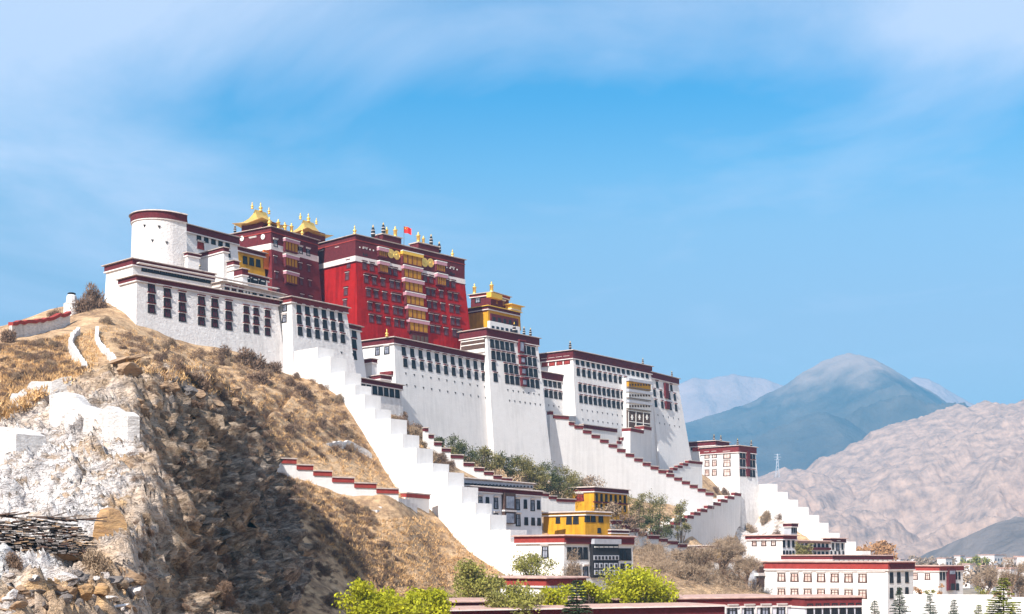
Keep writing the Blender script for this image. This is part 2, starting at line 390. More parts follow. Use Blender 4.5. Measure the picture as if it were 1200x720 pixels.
# ------------------------------------------------------------------ the hill
def rbf(pts, c=12.0, lam=0.02):
    A = np.array([[p.x, p.y] for p in pts]); z = np.array([p.z for p in pts]); n = len(A)
    d = np.sqrt(((A[:, None] - A[None]) ** 2).sum(-1) + c*c)
    M = np.zeros((n+3, n+3)); M[:n, :n] = -d + np.eye(n) * -lam*0; M[:n, n] = 1; M[:n, n+1:] = A; M[n, :n] = 1; M[n+1:, :n] = A.T
    w = np.linalg.solve(M, np.concatenate([z, [0, 0, 0]]))
    def f(X, Y):
        out = w[n] + w[n+1]*X + w[n+2]*Y
        for i in range(n): out = out - w[i] * np.sqrt((X-A[i, 0])**2 + (Y-A[i, 1])**2 + c*c)
        return out
    return f
U_PTS = [P(*p) for p in [
    (-40,720,72),(60,722,82),(165,724,92),(-60,660,90),(0,655,98),(80,645,100),(158,640,104),(0,600,112),(155,585,117),
    (0,540,128),(80,530,130),(153,530,132),(0,505,146),(80,490,146),(150,485,146),(150,450,158),(30,470,175),(90,458,170),(0,440,215),(90,425,215),(160,432,205),
    (230,440,215),(300,480,232),(290,462,250),(0,395,290),(60,388,290),(100,375,288),(130,385,280),(118,362,299),(160,386,295),(230,408,308),(300,418,320),(341,434,322),(215,420,285),(330,490,262),
    (-80,400,300),(-80,388,330),(40,372,330),(100,356,330)]]
L_PTS = [P(*p) for p in [
    (336,500,272),(354,478,292),(368,454,310),(366,440,330),
    (118,362,299),(160,386,297),(230,408,308),(300,418,320),(341,434,325),(215,420,287),
    (320,556,251),(355,572,253),(400,591,256),(425,599,258),(450,602,259),(470,602,262),(335,538,264),(355,548,264),(390,556,268),(420,563,270),(450,571,272),(330,490,275),(390,520,287),(300,470,268),
    (395,462,311),(440,535,301),(480,585,294),(503,597,289),(540,638,283),(580,666,276),(620,690,269),(400,640,238),(440,640,246),(470,640,252),(500,655,262),(430,690,236),(380,690,215),(340,720,190),
    (470,492,352),(500,520,350),(480,500,374),(550,535,396),(600,545,412),(650,560,428),(560,560,352),(610,575,350),(640,600,352),
    (600,660,285),(640,650,292),(700,655,300),(690,640,325),(640,650,300),(645,632,326),(700,592,385),(730,612,388),(757,647,390),(780,652,404),(800,656,423),(835,656,454),(866,648,485),(765,612,426),(780,602,442),(800,596,457),(835,591,487),(850,585,500),(893,592,512),(870,658,430),(820,665,400),
    (880,622,502),(905,612,498),(935,638,478),(960,650,470),(1010,668,460),(760,589,446),(700,574,434),(1100,690,500)]]
for X, Y in [(130,560),(140,480),(165,430),(170,520),(125,620),(0,60),(0,130),(0,200),(60,100),(60,200),(150,150),(150,250),(150,330),(230,300),(230,420),(40,240),(-5,170),(230,100)]:
    L_PTS.append(Vector((X, Y, 1.0)))
fU, fL = rbf(U_PTS), rbf(L_PTS, c=8.0)
def spacing(segs):
    out = []
    for a, b, d in segs: out += list(np.arange(a, b - d*.3, d))
    return np.array(out + [segs[-1][1]])
gx = spacing([(-260,-110,3),(-110,-72,1),(-72,-14,.25),(-14,60,.7),(60,280,2.5)])
gy = spacing([(50,75,1),(75,165,.25),(165,300,.5),(300,540,2.0),(540,700,8)])
XX, YY = np.meshgrid(gx, gy)
XX0, YY0 = XX, YY
wob = fbm(XX*.05, YY*.05, XX*0+.5, 3)*5 + fbm(XX*.16, YY*.16, XX*0+2.5, 3)*3.2
Xe = np.interp(YY, [50,80,95,150,200,228,240,275,330], [-18,-23,-27.5,-42,-46,-48,-53,-52,-48]) + wob * .8
U0 = fU(XX, YY); L0 = fL(XX, YY)
d = np.maximum(0, XX - Xe)
cliff = fU(np.minimum(XX, Xe), YY) - d * 2.35
inner = np.minimum(U0, cliff)
lcut = np.maximum(sstep(1, -10, XX - Xe) * sstep(252, 240, YY), sstep(-49, -60, XX))
hz = np.maximum(L0 - 80 * lcut, inner)
back = sstep(312, 400, YY - .0*XX) * sstep(-30, -75, XX)      # the far side of the hill falls away
hz = hz * (1 - back) + (hz * .2) * back
# behind the palace the hill stays under the walls, then runs out to the plain
east = sstep(215, 262, XX); hz = hz * (1 - east)
rear = sstep(520, 640, YY); hz = hz * (1 - rear)
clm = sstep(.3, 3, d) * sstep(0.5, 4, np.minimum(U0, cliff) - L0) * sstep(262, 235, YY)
leftrock = sstep(2, -3, XX - Xe) * sstep(176, 150, YY)
midrock = sstep(6, 0, XX - Xe) * sstep(238, 205, YY) * sstep(-62, -50, XX)
rockm = np.clip(np.maximum(np.maximum(clm, leftrock), midrock * .8), 0, 1)
# strata dip to the left: project onto a tilted axis
sc_ = hz*.75 - XX*.42 + YY*.55
st = fbm(sc_*.55, XX*.07, YY*.07, 4, ridged=True)
blk = fbm(XX*.13, YY*.13, hz*.13, 5)
blk2 = fbm(XX*.33+5, YY*.33, hz*.33, 4, ridged=True)
amp = rockm
# bedding ledges and cross joints: sawtooth steps break the rock into blocks
saw = lambda t: (t - np.floor(t))
bn_ = fbm(XX*.11, YY*.11, hz*.11+3, 4)
led = saw(sc_/1.7 + 1.1*bn_)**2; led2 = saw(sc_/.62 + 1.6*bn_)**2
jnt = saw((XX*.45 + YY*.70 - hz*.55)/3.6 + 1.3*fbm(XX*.09+8, YY*.09, hz*.09, 3)); jnt2 = saw((XX*.75 - YY*.35 - hz*.4)/1.9 + 1.2*bn_)
blocks = (led - .33)*1.0 + (led2 - .33)*.35 + (jnt - .5)*.8 + (jnt2 - .5)*.35
fin = fbm(sc_*1.7, XX*.35, YY*.35, 3, ridged=True)
hz2 = hz + amp*(1-clm*.6)*(blk*3.0 + (st-.9)*1.3 + (blk2-.9)*.5 + (fin-.9)*.3 + blocks*1.1) + (1-amp)*(fbm(XX*.08, YY*.08, XX*0, 4)*1.1 + fbm(XX*.35, YY*.35, XX*0+4, 3)*.35)
hz2 = np.where(hz < .6, hz, np.maximum(hz2, .0)); hz2 = np.maximum(hz2, 0.0)
XD = XX + clm*(blk*5.0 + (st-.9)*1.5 + (fin-.9)*.6 + blocks*1.5) + leftrock*fbm(XX*.2, YY*.2, hz*.4, 3)*1.0
YD = YY - clm*(fbm(XX*.12+9, YY*.12, hz*.12, 4)*4.0) - leftrock*((st-.9)*.5 + blocks*.9)
V = np.stack([XD, YD, hz2], -1).reshape(-1, 3)
ny, nx = XX.shape
idx = np.arange(nx*ny).reshape(ny, nx)
Q = np.stack([idx[:-1, :-1], idx[:-1, 1:], idx[1:, 1:], idx[1:, :-1]], -1).reshape(-1, 4)
def np_mesh(name, V, Q, smooth=False):
    me = bpy.data.meshes.new(name); k = Q.shape[1]
    me.vertices.add(len(V)); me.vertices.foreach_set('co', V.astype(np.float32).ravel())
    me.loops.add(Q.size); me.loops.foreach_set('vertex_index', Q.astype(np.int32).ravel())
    me.polygons.add(len(Q)); me.polygons.foreach_set('loop_start', np.arange(0, Q.size, k, dtype=np.int32))
    me.update(calc_edges=True)
    if smooth: me.polygons.foreach_set('use_smooth', np.ones(len(Q), bool))
    return me
tme = np_mesh('hill', V, Q, True)
rq = rockm.reshape(-1)[Q].mean(1); tme.polygons.foreach_set('use_smooth', np.ones(len(Q), bool))
lime = leftrock * sstep(150, 128, YY) * sstep(-.45, -.10, fbm(XX*.09+2, YY*.09, hz*.12, 4) + .12*sstep(-30,-42,XX))
lime = np.maximum(lime, leftrock*sstep(158,140,YY)*.55*sstep(-25,-36,XX))
ochre = clm * sstep(.08, .28, fbm(XX*.06+11, YY*.06, hz*.06, 3)) * .2
near_arris = leftrock*sstep(-8,-3.5,XX-Xe + 4*bn_)*sstep(140,126,YY)
ochre = np.maximum(ochre, near_arris*sstep(-.2,.05,fbm(XX*.12+4, YY*.12, hz*.12, 3)))
ochre = np.maximum(ochre, midrock*.35)
lime = lime*(1-.8*near_arris*sstep(-.2,.05,fbm(XX*.12+4, YY*.12, hz*.12, 3)))
# whitewash has run down over the rocks under the east tower
eastlime = sstep(12, 3, np.hypot((XX-93)*.75, (YY-490)*.42)) * .9
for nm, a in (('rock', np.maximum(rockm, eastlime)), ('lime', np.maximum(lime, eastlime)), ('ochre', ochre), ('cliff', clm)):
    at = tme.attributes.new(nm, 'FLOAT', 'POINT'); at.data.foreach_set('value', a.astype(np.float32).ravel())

def hill_material():
    m = bpy.data.materials.new('hillside'); m.use_nodes = True; t = m.node_tree; b = t.nodes['Principled BSDF']; b.inputs['Roughness'].default_value = 1; b.inputs['Specular IOR Level'].default_value = .1
    N = t.nodes.new; Lk = t.links.new
    g = N('ShaderNodeNewGeometry')
    # strata: positions squeezed along the bedding normal
    BN = Vector((-.42, .55, .75)).normalized()
    dt = N('ShaderNodeVectorMath'); dt.operation = 'DOT_PRODUCT'; Lk(g.outputs['Position'], dt.inputs[0]); dt.inputs[1].default_value = BN
    def bedded(k):
        sv = N('ShaderNodeVectorMath'); sv.operation = 'SCALE'; sv.inputs[0].default_value = BN*k; Lk(dt.outputs['Value'], sv.inputs['Scale'])
        av = N('ShaderNodeVectorMath'); av.operation = 'ADD'; Lk(g.outputs['Position'], av.inputs[0]); Lk(sv.outputs[0], av.inputs[1]); return av.outputs[0]
    def noise(sc, det=6, stretch=None, rough=.65, rot=None):
        n = N('ShaderNodeTexNoise'); n.inputs['Scale'].default_value = sc; n.inputs['Detail'].default_value = det; n.inputs['Roughness'].default_value = rough
        Lk(bedded(stretch) if stretch else g.outputs['Position'], n.inputs['Vector']); return n.outputs[0]
    def cells(sc, stretch):
        n = N('ShaderNodeTexVoronoi'); n.inputs['Scale'].default_value = sc; Lk(bedded(stretch), n.inputs['Vector']); return n
    def ramp(fac, stops):
        r = N('ShaderNodeValToRGB'); Lk(fac, r.inputs[0])
        while len(r.color_ramp.elements) < len(stops): r.color_ramp.elements.new(.5)
        for e, (p, c) in zip(r.color_ramp.elements, stops): e.position = p; e.color = (*c, 1)
        return r.outputs[0]
    def attr(n):
        a = N('ShaderNodeAttribute'); a.attribute_name = n; return a.outputs['Fac']
    def mixc(f, a, bb):
        x = N('ShaderNodeMix'); x.data_type = 'RGBA'; Lk(f, x.inputs[0]); Lk(a, x.inputs[6]); Lk(bb, x.inputs[7]); return x.outputs[2]
    def mm(op, a, bb, clamp=False):
        x = N('ShaderNodeMath'); x.operation = op; x.use_clamp = clamp
        for i, v in enumerate((a, bb)):
            if isinstance(v, (int, float)): x.inputs[i].default_value = v
            else: Lk(v, x.inputs[i])
        return x.outputs[0]
    def th(f, lo, hi):
        x = N('ShaderNodeMapRange'); x.interpolation_type = 'SMOOTHSTEP'; x.inputs[1].default_value = lo; x.inputs[2].default_value = hi; Lk(f, x.inputs[0]); return x.outputs[0]
    grass = ramp(noise(.22, 9, rough=.72), [(.34, (.21,.135,.09)), (.45, (.40,.26,.155)), (.57, (.62,.42,.25)), (.72, (.70,.51,.33))])
    speck = th(noise(1.6, 3), .60, .72)
    grass = mixc(mm('MULTIPLY', speck, .55), grass, ramp(noise(.6), [(.3, (.11,.075,.055)), (.7, (.20,.14,.10))]))
    strat = noise(.28, 6, 3.0, .62)
    fine = noise(.55, 6, 3.4, .66)
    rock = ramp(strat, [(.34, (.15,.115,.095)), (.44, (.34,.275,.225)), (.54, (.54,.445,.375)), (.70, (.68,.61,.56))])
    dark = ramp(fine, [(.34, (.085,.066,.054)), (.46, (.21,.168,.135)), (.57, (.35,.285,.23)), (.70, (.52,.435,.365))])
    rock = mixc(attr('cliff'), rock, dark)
    och = ramp(noise(.30, 6, 2.0, .6), [(.36, (.26,.16,.09)), (.48, (.52,.33,.17)), (.62, (.66,.42,.20))])
    rock = mixc(attr('ochre'), rock, och)
    crk = mm('ABSOLUTE', mm('SUBTRACT', noise(.55, 7, 2.6, .6), .5), 0); crk2 = mm('ABSOLUTE', mm('SUBTRACT', noise(.35, 6, .4, .6), .5), 0)
    crack = mm('MAXIMUM', th(crk, .016, .004), mm('MULTIPLY', th(crk2, .010, .002), .8))
    limef = mm('MULTIPLY', attr('lime'), th(noise(.22, 6, 2.6, .62), .37, .50))
    rock = mixc(limef, rock, ramp(noise(2.0), [(.3, (.55,.49,.47)), (.6, (.80,.77,.76))]))
    rock = mixc(mm('MULTIPLY', crack, .75), rock, ramp(strat, [(.3, (.06,.048,.04)), (.7, (.13,.10,.085))]))
    edge = mm('ADD', attr('rock'), mm('MULTIPLY', mm('SUBTRACT', noise(.6, 6), .5), .9))
    col = mixc(th(edge, .42, .58), grass, rock)
    Lk(col, b.inputs['Base Color'])
    vc = cells(.45, .9)
    h = mm('ADD', mm('MULTIPLY', vc.outputs['Distance'], .35), mm('MULTIPLY', strat, 1.2)) if False else mm('ADD', mm('ADD', mm('MULTIPLY', strat, 1.2), mm('MULTIPLY', vc.outputs['Distance'], .5)), mm('ADD', mm('MULTIPLY', fine, .8), mm('MULTIPLY', noise(.9, 4), .5)))
    bp = N('ShaderNodeBump'); bp.inputs['Strength'].default_value = 1.0; bp.inputs['Distance'].default_value = .75
    Lk(h, bp.inputs['Height']); Lk(bp.outputs[0], b.inputs['Normal'])
    return m
tme.materials.append(hill_material())
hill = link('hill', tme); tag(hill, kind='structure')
# valley floor out to the horizon
gm = MB(); EARTH = mat('valley_earth', (.36,.28,.20), 1, var=.2, scale=.05, bump=.3, bscale=.5)
gm.add([(-30000,-300,-.3),(30000,-300,-.3),(30000,40000,-.3),(-30000,40000,-.3)], [(0,1,2,3)], EARTH)
tag(gm.build('ground'), kind='structure')

# ray from the eye through a photo pixel onto the hill
bvh = BVHTree.FromPolygons([Vector(v) for v in V], Q.tolist())
def hit(px, py, D0=40):
    o = Vector((0, 0, CZ)); d = (P(px, py, 100) - o).normalized()
    h = bvh.ray_cast(o + d*D0, d, 2000)
    return h[0] if h[0] is not None else None
def ground_z(x, y):
    h = bvh.ray_cast(Vector((x, y, 400)), Vector((0, 0, -1)), 800); return h[0].z if h[0] is not None else 0.0

# ------------------------------------------------------------------ the palace
# round turret at the west end
tc0 = P(188, 256, 326); tr = 7.0
t = thing('round_turret', 'stout round white turret with dark red rim at the palace west end', 'turret', (tc0.x, tc0.y, tc0.z - 26), YAW)
def dshape(r, ext, z, n=28):   # half round to the west, straight to the east
    pts = [(r*math.cos(a), r*math.sin(a), z) for a in [math.pi/2 + math.pi*k/n for k in range(n+1)]]
    return pts + [(ext, -r, z), (ext, r, z)]
def drum(name, r0, z0, r1, z1, m, ext=3.0):
    b = MB(); A = dshape(r0, ext, z0); B = dshape(r1, ext, z1); n = len(A)
    b.add(A + B, [(k, (k+1) % n, n+(k+1) % n, n+k) for k in range(n)] + [tuple(range(n))[::-1], tuple(range(n, 2*n))], m)
    return b.build(name, t)
drum('wall', tr + .5, 0, tr - .25, 26 - 1.9, WHITE2)
drum('ledge', tr + .05, 24.1, tr + .05, 24.35, STRIP)
drum('frieze', tr + .12, 24.353, tr + .15, 26.0, MAROON)
drum('coping', tr + .55, 26.003, tr + .2, 26.35, SLATE)
drum('roof_dome', tr - .2, 26.353, tr - 3.5, 26.95, WHITE2)
for ang, zz_ in ((205, 22.5), (235, 22.2), (250, 18.5), (222, 18.8)):
    a = R(ang); link('vent', vent_mesh(), t, Matrix.Translation((tr*1.0*math.cos(a), tr*1.0*math.sin(a), zz_)) @ Matrix.Rotation(a + math.pi/2, 4, 'Z'))

# long west building: upper gallery, lower terrace, stacked maroon windows
b = Bld('west_gallery', 'long white upper storey with small window strip below the round turret', 'building', 156, 304, 304, 400, end=(249, 321.7), west=125, bS=.03, bW=.05)
b.body().frieze(1.3); b.row((169, 316), (244, 329), 12, 1.35, 1.25, 'plain'); b.finial('black', 240, 2, 2.0)
b.sbox('window_band', 160, 247, 311.5, 312.6, .25, STRIP)
b = Bld('west_wing', 'long white western wing with eight stacks of maroon windows above the grassy slope', 'building', 160.4, 323.7, 300, 420, end=(325, 353), west=141, bS=.10, bW=.08)
b.body(WHITE2).frieze(1.0, cap=SLATE); b.sbox('rail', 161, 324, 320.6 + 2.4, 321.6 + 2.4, .8, STRIP)
for i, (px, py) in enumerate([(177.5, 351), (196, 356), (213.5, 361), (236, 365.5), (251.5, 368), (268, 371), (288.5, 373.5), (300, 375.5), (313.5, 378)]):
    for j, dy in enumerate((-13.2, -1.5, 11) if px < 280 else (-10, 0, 11)):
        b.at([(px, py + dy)], 1.75 if px < 280 else 1.5, 2.15, 'maroon')
b.at([(137.5, 339)], 1.0, 1.8, 'plain', 'W') if False else None
b = Bld('terrace_house', 'low white terrace house with small dark windows on the western wing roof', 'building', 262, 331, 318, 370, end=(331, 346), Wd=8, bS=.02, bW=.02)
b.body().frieze(.7, m=SLATE); b.row((290, 343.5), (322, 350), 5, 1.2, 1.1, 'plain'); b.row((266, 338), (282, 341), 3, 1.3, 1.2, 'maroon')
b = Bld('awning_house', 'white roof house hung with black and white awnings behind the terrace house', 'building', 284, 320, 326, 350, end=(313, 327), Wd=7, bS=.02, bW=.02)
b.body().frieze(.6, m=MAROON)
for a0, a1 in ((286, 292), (294, 301), (303, 310)): q = b.sbox('awning', a0, a1, 324 + (a0-286)*.2, 331 + (a0-286)*.2, .5, BLACK); b.sbox('awning_trim', a0 + 1.5, a1 - 1.5, 326 + (a0-286)*.2, 327.2 + (a0-286)*.2, .55, CLOTHW, q)

b = Bld('turret_house', 'white house with five black windows and dark red rim beside the round turret', 'building', 217.7, 263.5, 334, 330, end=(277.5, 279), Wd=8, bS=.03, bW=.03)
b.body().frieze(1.7); b.row((233, 277.5), (266.5, 287.5), 5, 1.3, 1.9, 'plain'); b.at([(235, 288)], 2.0, 2.0, 'blind'); b.at([(267.5, 298)], 1.3, 1.7, 'plain')
b.finial('black', 222, 1, 1.6)
def small_block(label, px, py, D, base, endx, west, fr=.9, kind='parapet_block', cat='building', m=WHITE):
    q = Bld(kind, label, cat, px, py, D, base, end=(endx, None), west=west, bS=.03, bW=.03); q.body(m).frieze(fr, cap=SLATE, capout=.3, out=.15); return q
small_block('small white block with red rim under the five black windows', 262, 290.5, 326, 340, 267, 234)
small_block('low white parapet block touching the foot of the round turret', 220, 296.5, 321, 340, 233, 217, .6)
small_block('narrow white stair block stepping down right of the five window house', 274, 306, 325, 345, 279, 258)
small_block('maroon rimmed stair block just left of the awning house', 284, 315.5, 323, 345, 289, 268, 1.4)

# middle white tower with three window rows
b = Bld('corner_tower', 'white battered tower with three rows of six windows at the head of the great stair', 'tower', 341.7, 348.7, 328, 470, end=(405.5, 361.5), west=325, bS=.10, bW=.05, bE=.12)
b.body(WHITE2).frieze(1.15, m=REDCAP, cap=SLATE)
for p0, p1 in (((350, 361.5), (398.5, 372.5)), ((350.5, 374.5), (400, 383.5)), ((351.5, 388), (401.5, 397))): b.row(p0, p1, 6, 1.35, 2.4, 'black')
b.at([(334, 361)], 1.5, 1.9, 'grey', 'W'); b.at([(333.5, 373.5)], 1.5, 2.1, 'grey', 'W'); b.vents((372, 405), (414, 420), 4)
b = Bld('link_block', 'thin white block tucked between the corner tower and the crimson palace foot', 'building', 409, 381, 345, 470, end=(421, 384), Wd=8, bS=.12, bW=.05)
b.body().frieze(1.0); 
for y0 in (392, 403, 416): b.at([(415, y0)], 1.6, 2.6, 'black')

# crimson palace
b = Bld('crimson_palace', 'tall crimson palace block with central column of yellow curtained balconies', 'palace', 416.7, 276, 380, 425, end=(541.7, 305), Wd=26, bS=.09, bW=.05, bE=.07)
b.body(RED)
fz = b.frieze(6.0, m=MAROON, out=.0, cap=SLATE, strip=False)
k = .09*7.6; q = MB(); q.box(-k, -k, b.H-7.55, b.L+k, b.W+k, b.H-6.003, STRIP); q.build('white_band', b.o)
q = MB(); q.box(-k-.1, -k-.1, b.H-7.75, b.L+k+.1, b.W+k+.1, b.H-7.553, MAROON); q.build('beam_row', b.o)
q = MB(); q.box(-k+.02, -k+.02, b.H-1.55, b.L+k-.02, b.W+k-.02, b.H-1.25, REDBAND); q.build('frieze_line', b.o)
W1 = dict(w=1.7, h=2.4, kind='redpal')
b.at([(427,311),(435.6,313),(456,317.5),(463,319.3),(498,326.8),(505,328.3),(524,332.4),(531,334)], **W1)
for pts in ([(429,326.5),(438.5,328.5),(448.5,330.5),(459,333),(466,334.5),(501.5,342.5),(507.5,343.7),(517,345.7),(527,347.8),(534,349.2)],
            [(431.5,343),(440.5,344.6),(450.6,346.6),(461,348.7),(467,350),(503,357.2),(509.5,358.5),(518.8,360.3),(528.8,362.3),(536,363.8)],
            [(433.3,359),(442.7,360.6),(452.7,362.4),(463,364.4),(469.4,365.6),(505,372.3),(511.5,373.5),(520.5,375.2),(530.2,377),(536.5,378.2)],
            [(435,373.7),(443.7,375.2),(454.6,377),(464.2,378.8),(471.2,380),(506.7,386.2),(513,387.2),(522.5,389),(532.3,390.6),(538,391.6)]):
    b.at(pts, **W1)
    for a0, a1 in ((0, 1), (3, 4), (5, 6), (8, 9)): b.sbox('eave', pts[a0][0]-3, pts[a1][0]+3, pts[a0][1]/2+pts[a1][1]/2-6.4, pts[a0][1]/2+pts[a1][1]/2-5.2, .75, REDCAP)
b.at([(408.7,310)], face='W', **W1); b.at([(407,324)], face='W', **W1); b.at([(405.5,342)], face='W', **W1); b.at([(404.5,356)], face='W', **W1)
b.at([(378,299)], 1.6, 2.2, 'yellow', 'W'); b.at([(396,295)], 1.6, 2.2, 'yellow', 'W')
b.at([(427.5,294.5),(530,319)], 1.5, 2.2, 'grey')
# balconies
def bay(bb, x0, x1, y0, y1, out=1.0, par=None, val=2.6, vm=PINK):
    o = bb.sbox('balcony', x0, x1, y0, y1, out, CURT)
    n = 4
    for i in range(n + 1):
        xx_ = x0 + (x1 - x0) * i / n; bb.sbox('mullion', xx_ - .3, xx_ + .3, y0, y1, out + .07, MAROON, o)
    bb.sbox('sill', x0 - .5, x1 + .5, y1 - .6, y1 + .6, out + .2, MAROON, o)
    bb.sbox('valance', x0 - 1.2, x1 + 1.2, y0 - val, y0 + .9, out + .45, vm, o)
    bb.sbox('valance_trim', x0 - 1.3, x1 + 1.3, y0 - val - .9, y0 - val, out + .55, CLOTHW, o)
    return o
for x0, x1, y0, y1, vm in ((469.5,491.5,300,311.5,GOLDEAVE),(471,491,316.7,327.4,PINK),(472,492.5,331.8,342.6,PINK),(473.5,494,347.6,358.4,PINK),(475.5,496,363.4,374.3,PINK),(477.5,498.5,379,389.8,PINK)):
    bay(b, x0, x1, y0, y1, vm=vm)
bay(b, 442, 451.5, 294.5, 301.5, .8); bay(b, 443, 452.5, 310.5, 320, .8); bay(b, 509.5, 519.5, 310.5, 319, .8); bay(b, 510.5, 520.5, 325, 335, .8)
b.sbox('porch_screen', 480, 500, 391, 402, .8, MAROON)
for i in range(4): b.sbox('porch_panel', 481.5+i*4.8, 484.7+i*4.8, 393.3+i*.7, 400.3+i*.7, .9, TENT)
# gilt medallions in the frieze
for px, py in ((457.5,297.5),(464.5,299.5),(497,308),(504,308.5)):
    x, z = b.S(px, py); q = MB(); n = 16
    q.lathe([(1.35,0),(1.35,.15),(1.0,.22),(.95,.16),(.5,.16),(.45,.3),(.1,.32)], GOLD, 18)
    link('medallion', q.mesh('medallion', False), b.o, Matrix.Translation((x, -b.bS*(b.H-z)-.18, z)) @ Matrix.Rotation(math.pi/2, 4, 'X'))
for px in (421,425,429,433,437): b.sbox('frieze_stud', px-.6, px+.6, 289.5+(px-421)*.22, 291+(px-421)*.22, .3, CLOTHW)
for px in (523,527,531,535): b.sbox('frieze_stud', px-.6, px+.6, 313+(px-523)*.22, 314.4+(px-523)*.22, .3, CLOTHW)
# raised parapets and finials
for x0, x1, yt in ((446,468,283.5),(488,512,294)):
    q = MB(); a0, a1 = b.sx(x0, b.H), b.sx(x1, b.H); q.box(a0, -k-.2, b.H+.36, a1, 3, b.H+1.9, MAROON); q.box(a0-.3, -k-.5, b.H+1.903, a1+.3, 3.3, b.H+2.2, SLATE); q.build('raised_parapet', b.o)
for kd, px, h, dz in (('spire',416.5,2.6,.4),('black',438,4.0,.4),('black',450,3.6,2.2),('gold',454,2.6,2.2),('gold',464,3.4,2.2),('gold',491,3.4,2.2),('gold',497,2.6,2.2),('black',506,3.6,2.2),('black',515.5,3.8,.4),('spire',531,2.4,.4)):
    b.finial(kd, px, .3, h, dz)
red = b
# red flag on the roof
fx = b.sx(480, b.H); base = b.o.matrix_basis @ Vector((fx, 2.5, b.H + .36))
fl = thing('flag', 'small red national flag with yellow stars flying above the crimson roof', 'flag', base, R(12))
q = MB(); q.tube((0,0,0), (0,0,6.6), .07, .05, WOOD, 6); q.build('pole', fl)
q = MB(); nu, nv = 12, 6; vs = []
fy = lambda i: .28*math.sin(i*.75)
for j in range(nv+1):
    for i in range(nu+1): vs.append((2.5*i/nu*.9, fy(i), 6.5 - 1.9*j/nv - .55*(i/nu)**1.5))
q.add(vs, [(j*(nu+1)+i, j*(nu+1)+i+1, (j+1)*(nu+1)+i+1, (j+1)*(nu+1)+i) for j in range(nv) for i in range(nu)], FLAGR)
cl_ = q.build('cloth', fl, True)
def star(cx_, cz_, r):
    s_ = MB(); i_ = cx_/(2.25)*nu; pts = []
    for kk in range(10):
        rr = r if kk % 2 == 0 else r*.4; a = math.pi/2 + kk*math.pi/5; pts.append((cx_+rr*math.cos(a), cz_+rr*math.sin(a)))
    for sgn in (-1,):
        s_.add([(x, fy(x/2.25*nu) - .02, z) for x, z in pts] + [(cx_, fy(i_) - .02, cz_)], [(kk, (kk+1) % 10, 10) for kk in range(10)], STARY)
    s_.build('star', cl_)
star(.42, 6.0, .28)
for sx_, sz_ in ((.8,6.25),(.95,6.05),(.95,5.8),(.8,5.6)): star(sx_, sz_, .09)

# maroon west wing of the palace
b = Bld('maroon_palace_wing', 'maroon palace wing with golden roofs rising behind the white western roofs', 'palace', 317.7, 266.5, 371, 380, end=(371, 284.6), west=272, bS=.07, bW=.05, bE=.05)
b.body(MAROON if False else mat('maroon_wall', (.17,.02,.026), .95, var=.15, scale=.6, bump=.4)); b.frieze(4.6, out=-.05, strip=False)
k2 = .07*6.3; q = MB(); q.box(-k2, -k2, b.H-6.3, b.L+k2, b.W+k2, b.H-4.603, STRIP); q.build('white_band', b.o)
q = MB(); q.box(-k2-.03, -k2-.03, b.H-1.5, b.L+k2+.03, b.W+k2+.03, b.H-1.2, REDBAND); q.build('frieze_line', b.o)
b.at([(297,283.5)], 2.6, 2.4, 'yellow', 'W')
for px, py in ((284.5,280),(309,278)):
    y, z = b.Wp(px, py); q = MB(); q.lathe([(.75,0),(.75,.12),(.3,.2)], CLOTHW, 14)
    link('medallion', q.mesh('medallion'), b.o, Matrix.Translation((-b.bW*(b.H-z)-.25, y, z)) @ Matrix.Rotation(-math.pi/2, 4, 'Y'))
b.at([(322.5,282.5),(352,294),(361,298)], 1.5, 2.2, 'grey')
for pts in ([(322.5,303),(352,313),(362,316)], [(324,322),(353,331),(363,333)], [(325,341),(354,350),(364,352)]): b.at(pts, 1.4, 2.2, 'redpal')
for x0, x1, y0, y1 in ((332,346.5,284.5,295.5),(332.5,346,303,313.5),(333,346,322.5,333)): bay(b, x0, x1, y0, y1, .8, val=2.2)
gilt_roof(b.o, (3.0, 7.0, b.H + 1.6), 11.0, 12.0, 4.6, 3, 1.7)
gilt_roof(b.o, (24.0, 8.0, b.H + 3.4), 11.5, 10.0, 4.4, 3, 4.0)
for kd, px, h in (('spire',317.5,2.8),('gold',328,2.9),('gold',336,2.6),('gold',343.5,2.9),('spire',335.5,2.6),('spire',356,2.4)): b.finial(kd, px, .6, h, .3)
for y_ in (9.5, 14.5): link('finial', finial_mesh('black'), b.o, Matrix.Translation((.3, y_, b.H + .3)))
b = Bld('ochre_hall', 'ochre yellow hall with three dark windows beneath the larger golden roof', 'building', 279, 290, 362, 380, end=(309, 297.5), Wd=9, bS=.02, bW=.02)
b.body(YEL).frieze(.9); b.row((287,304.5), (302.5,309.5), 3, 1.5, 2.2, 'plain'); b.sbox('orange_bay', 308.5, 317, 294, 316, .3, ORANGE)  # end bay in plain orange wall paint

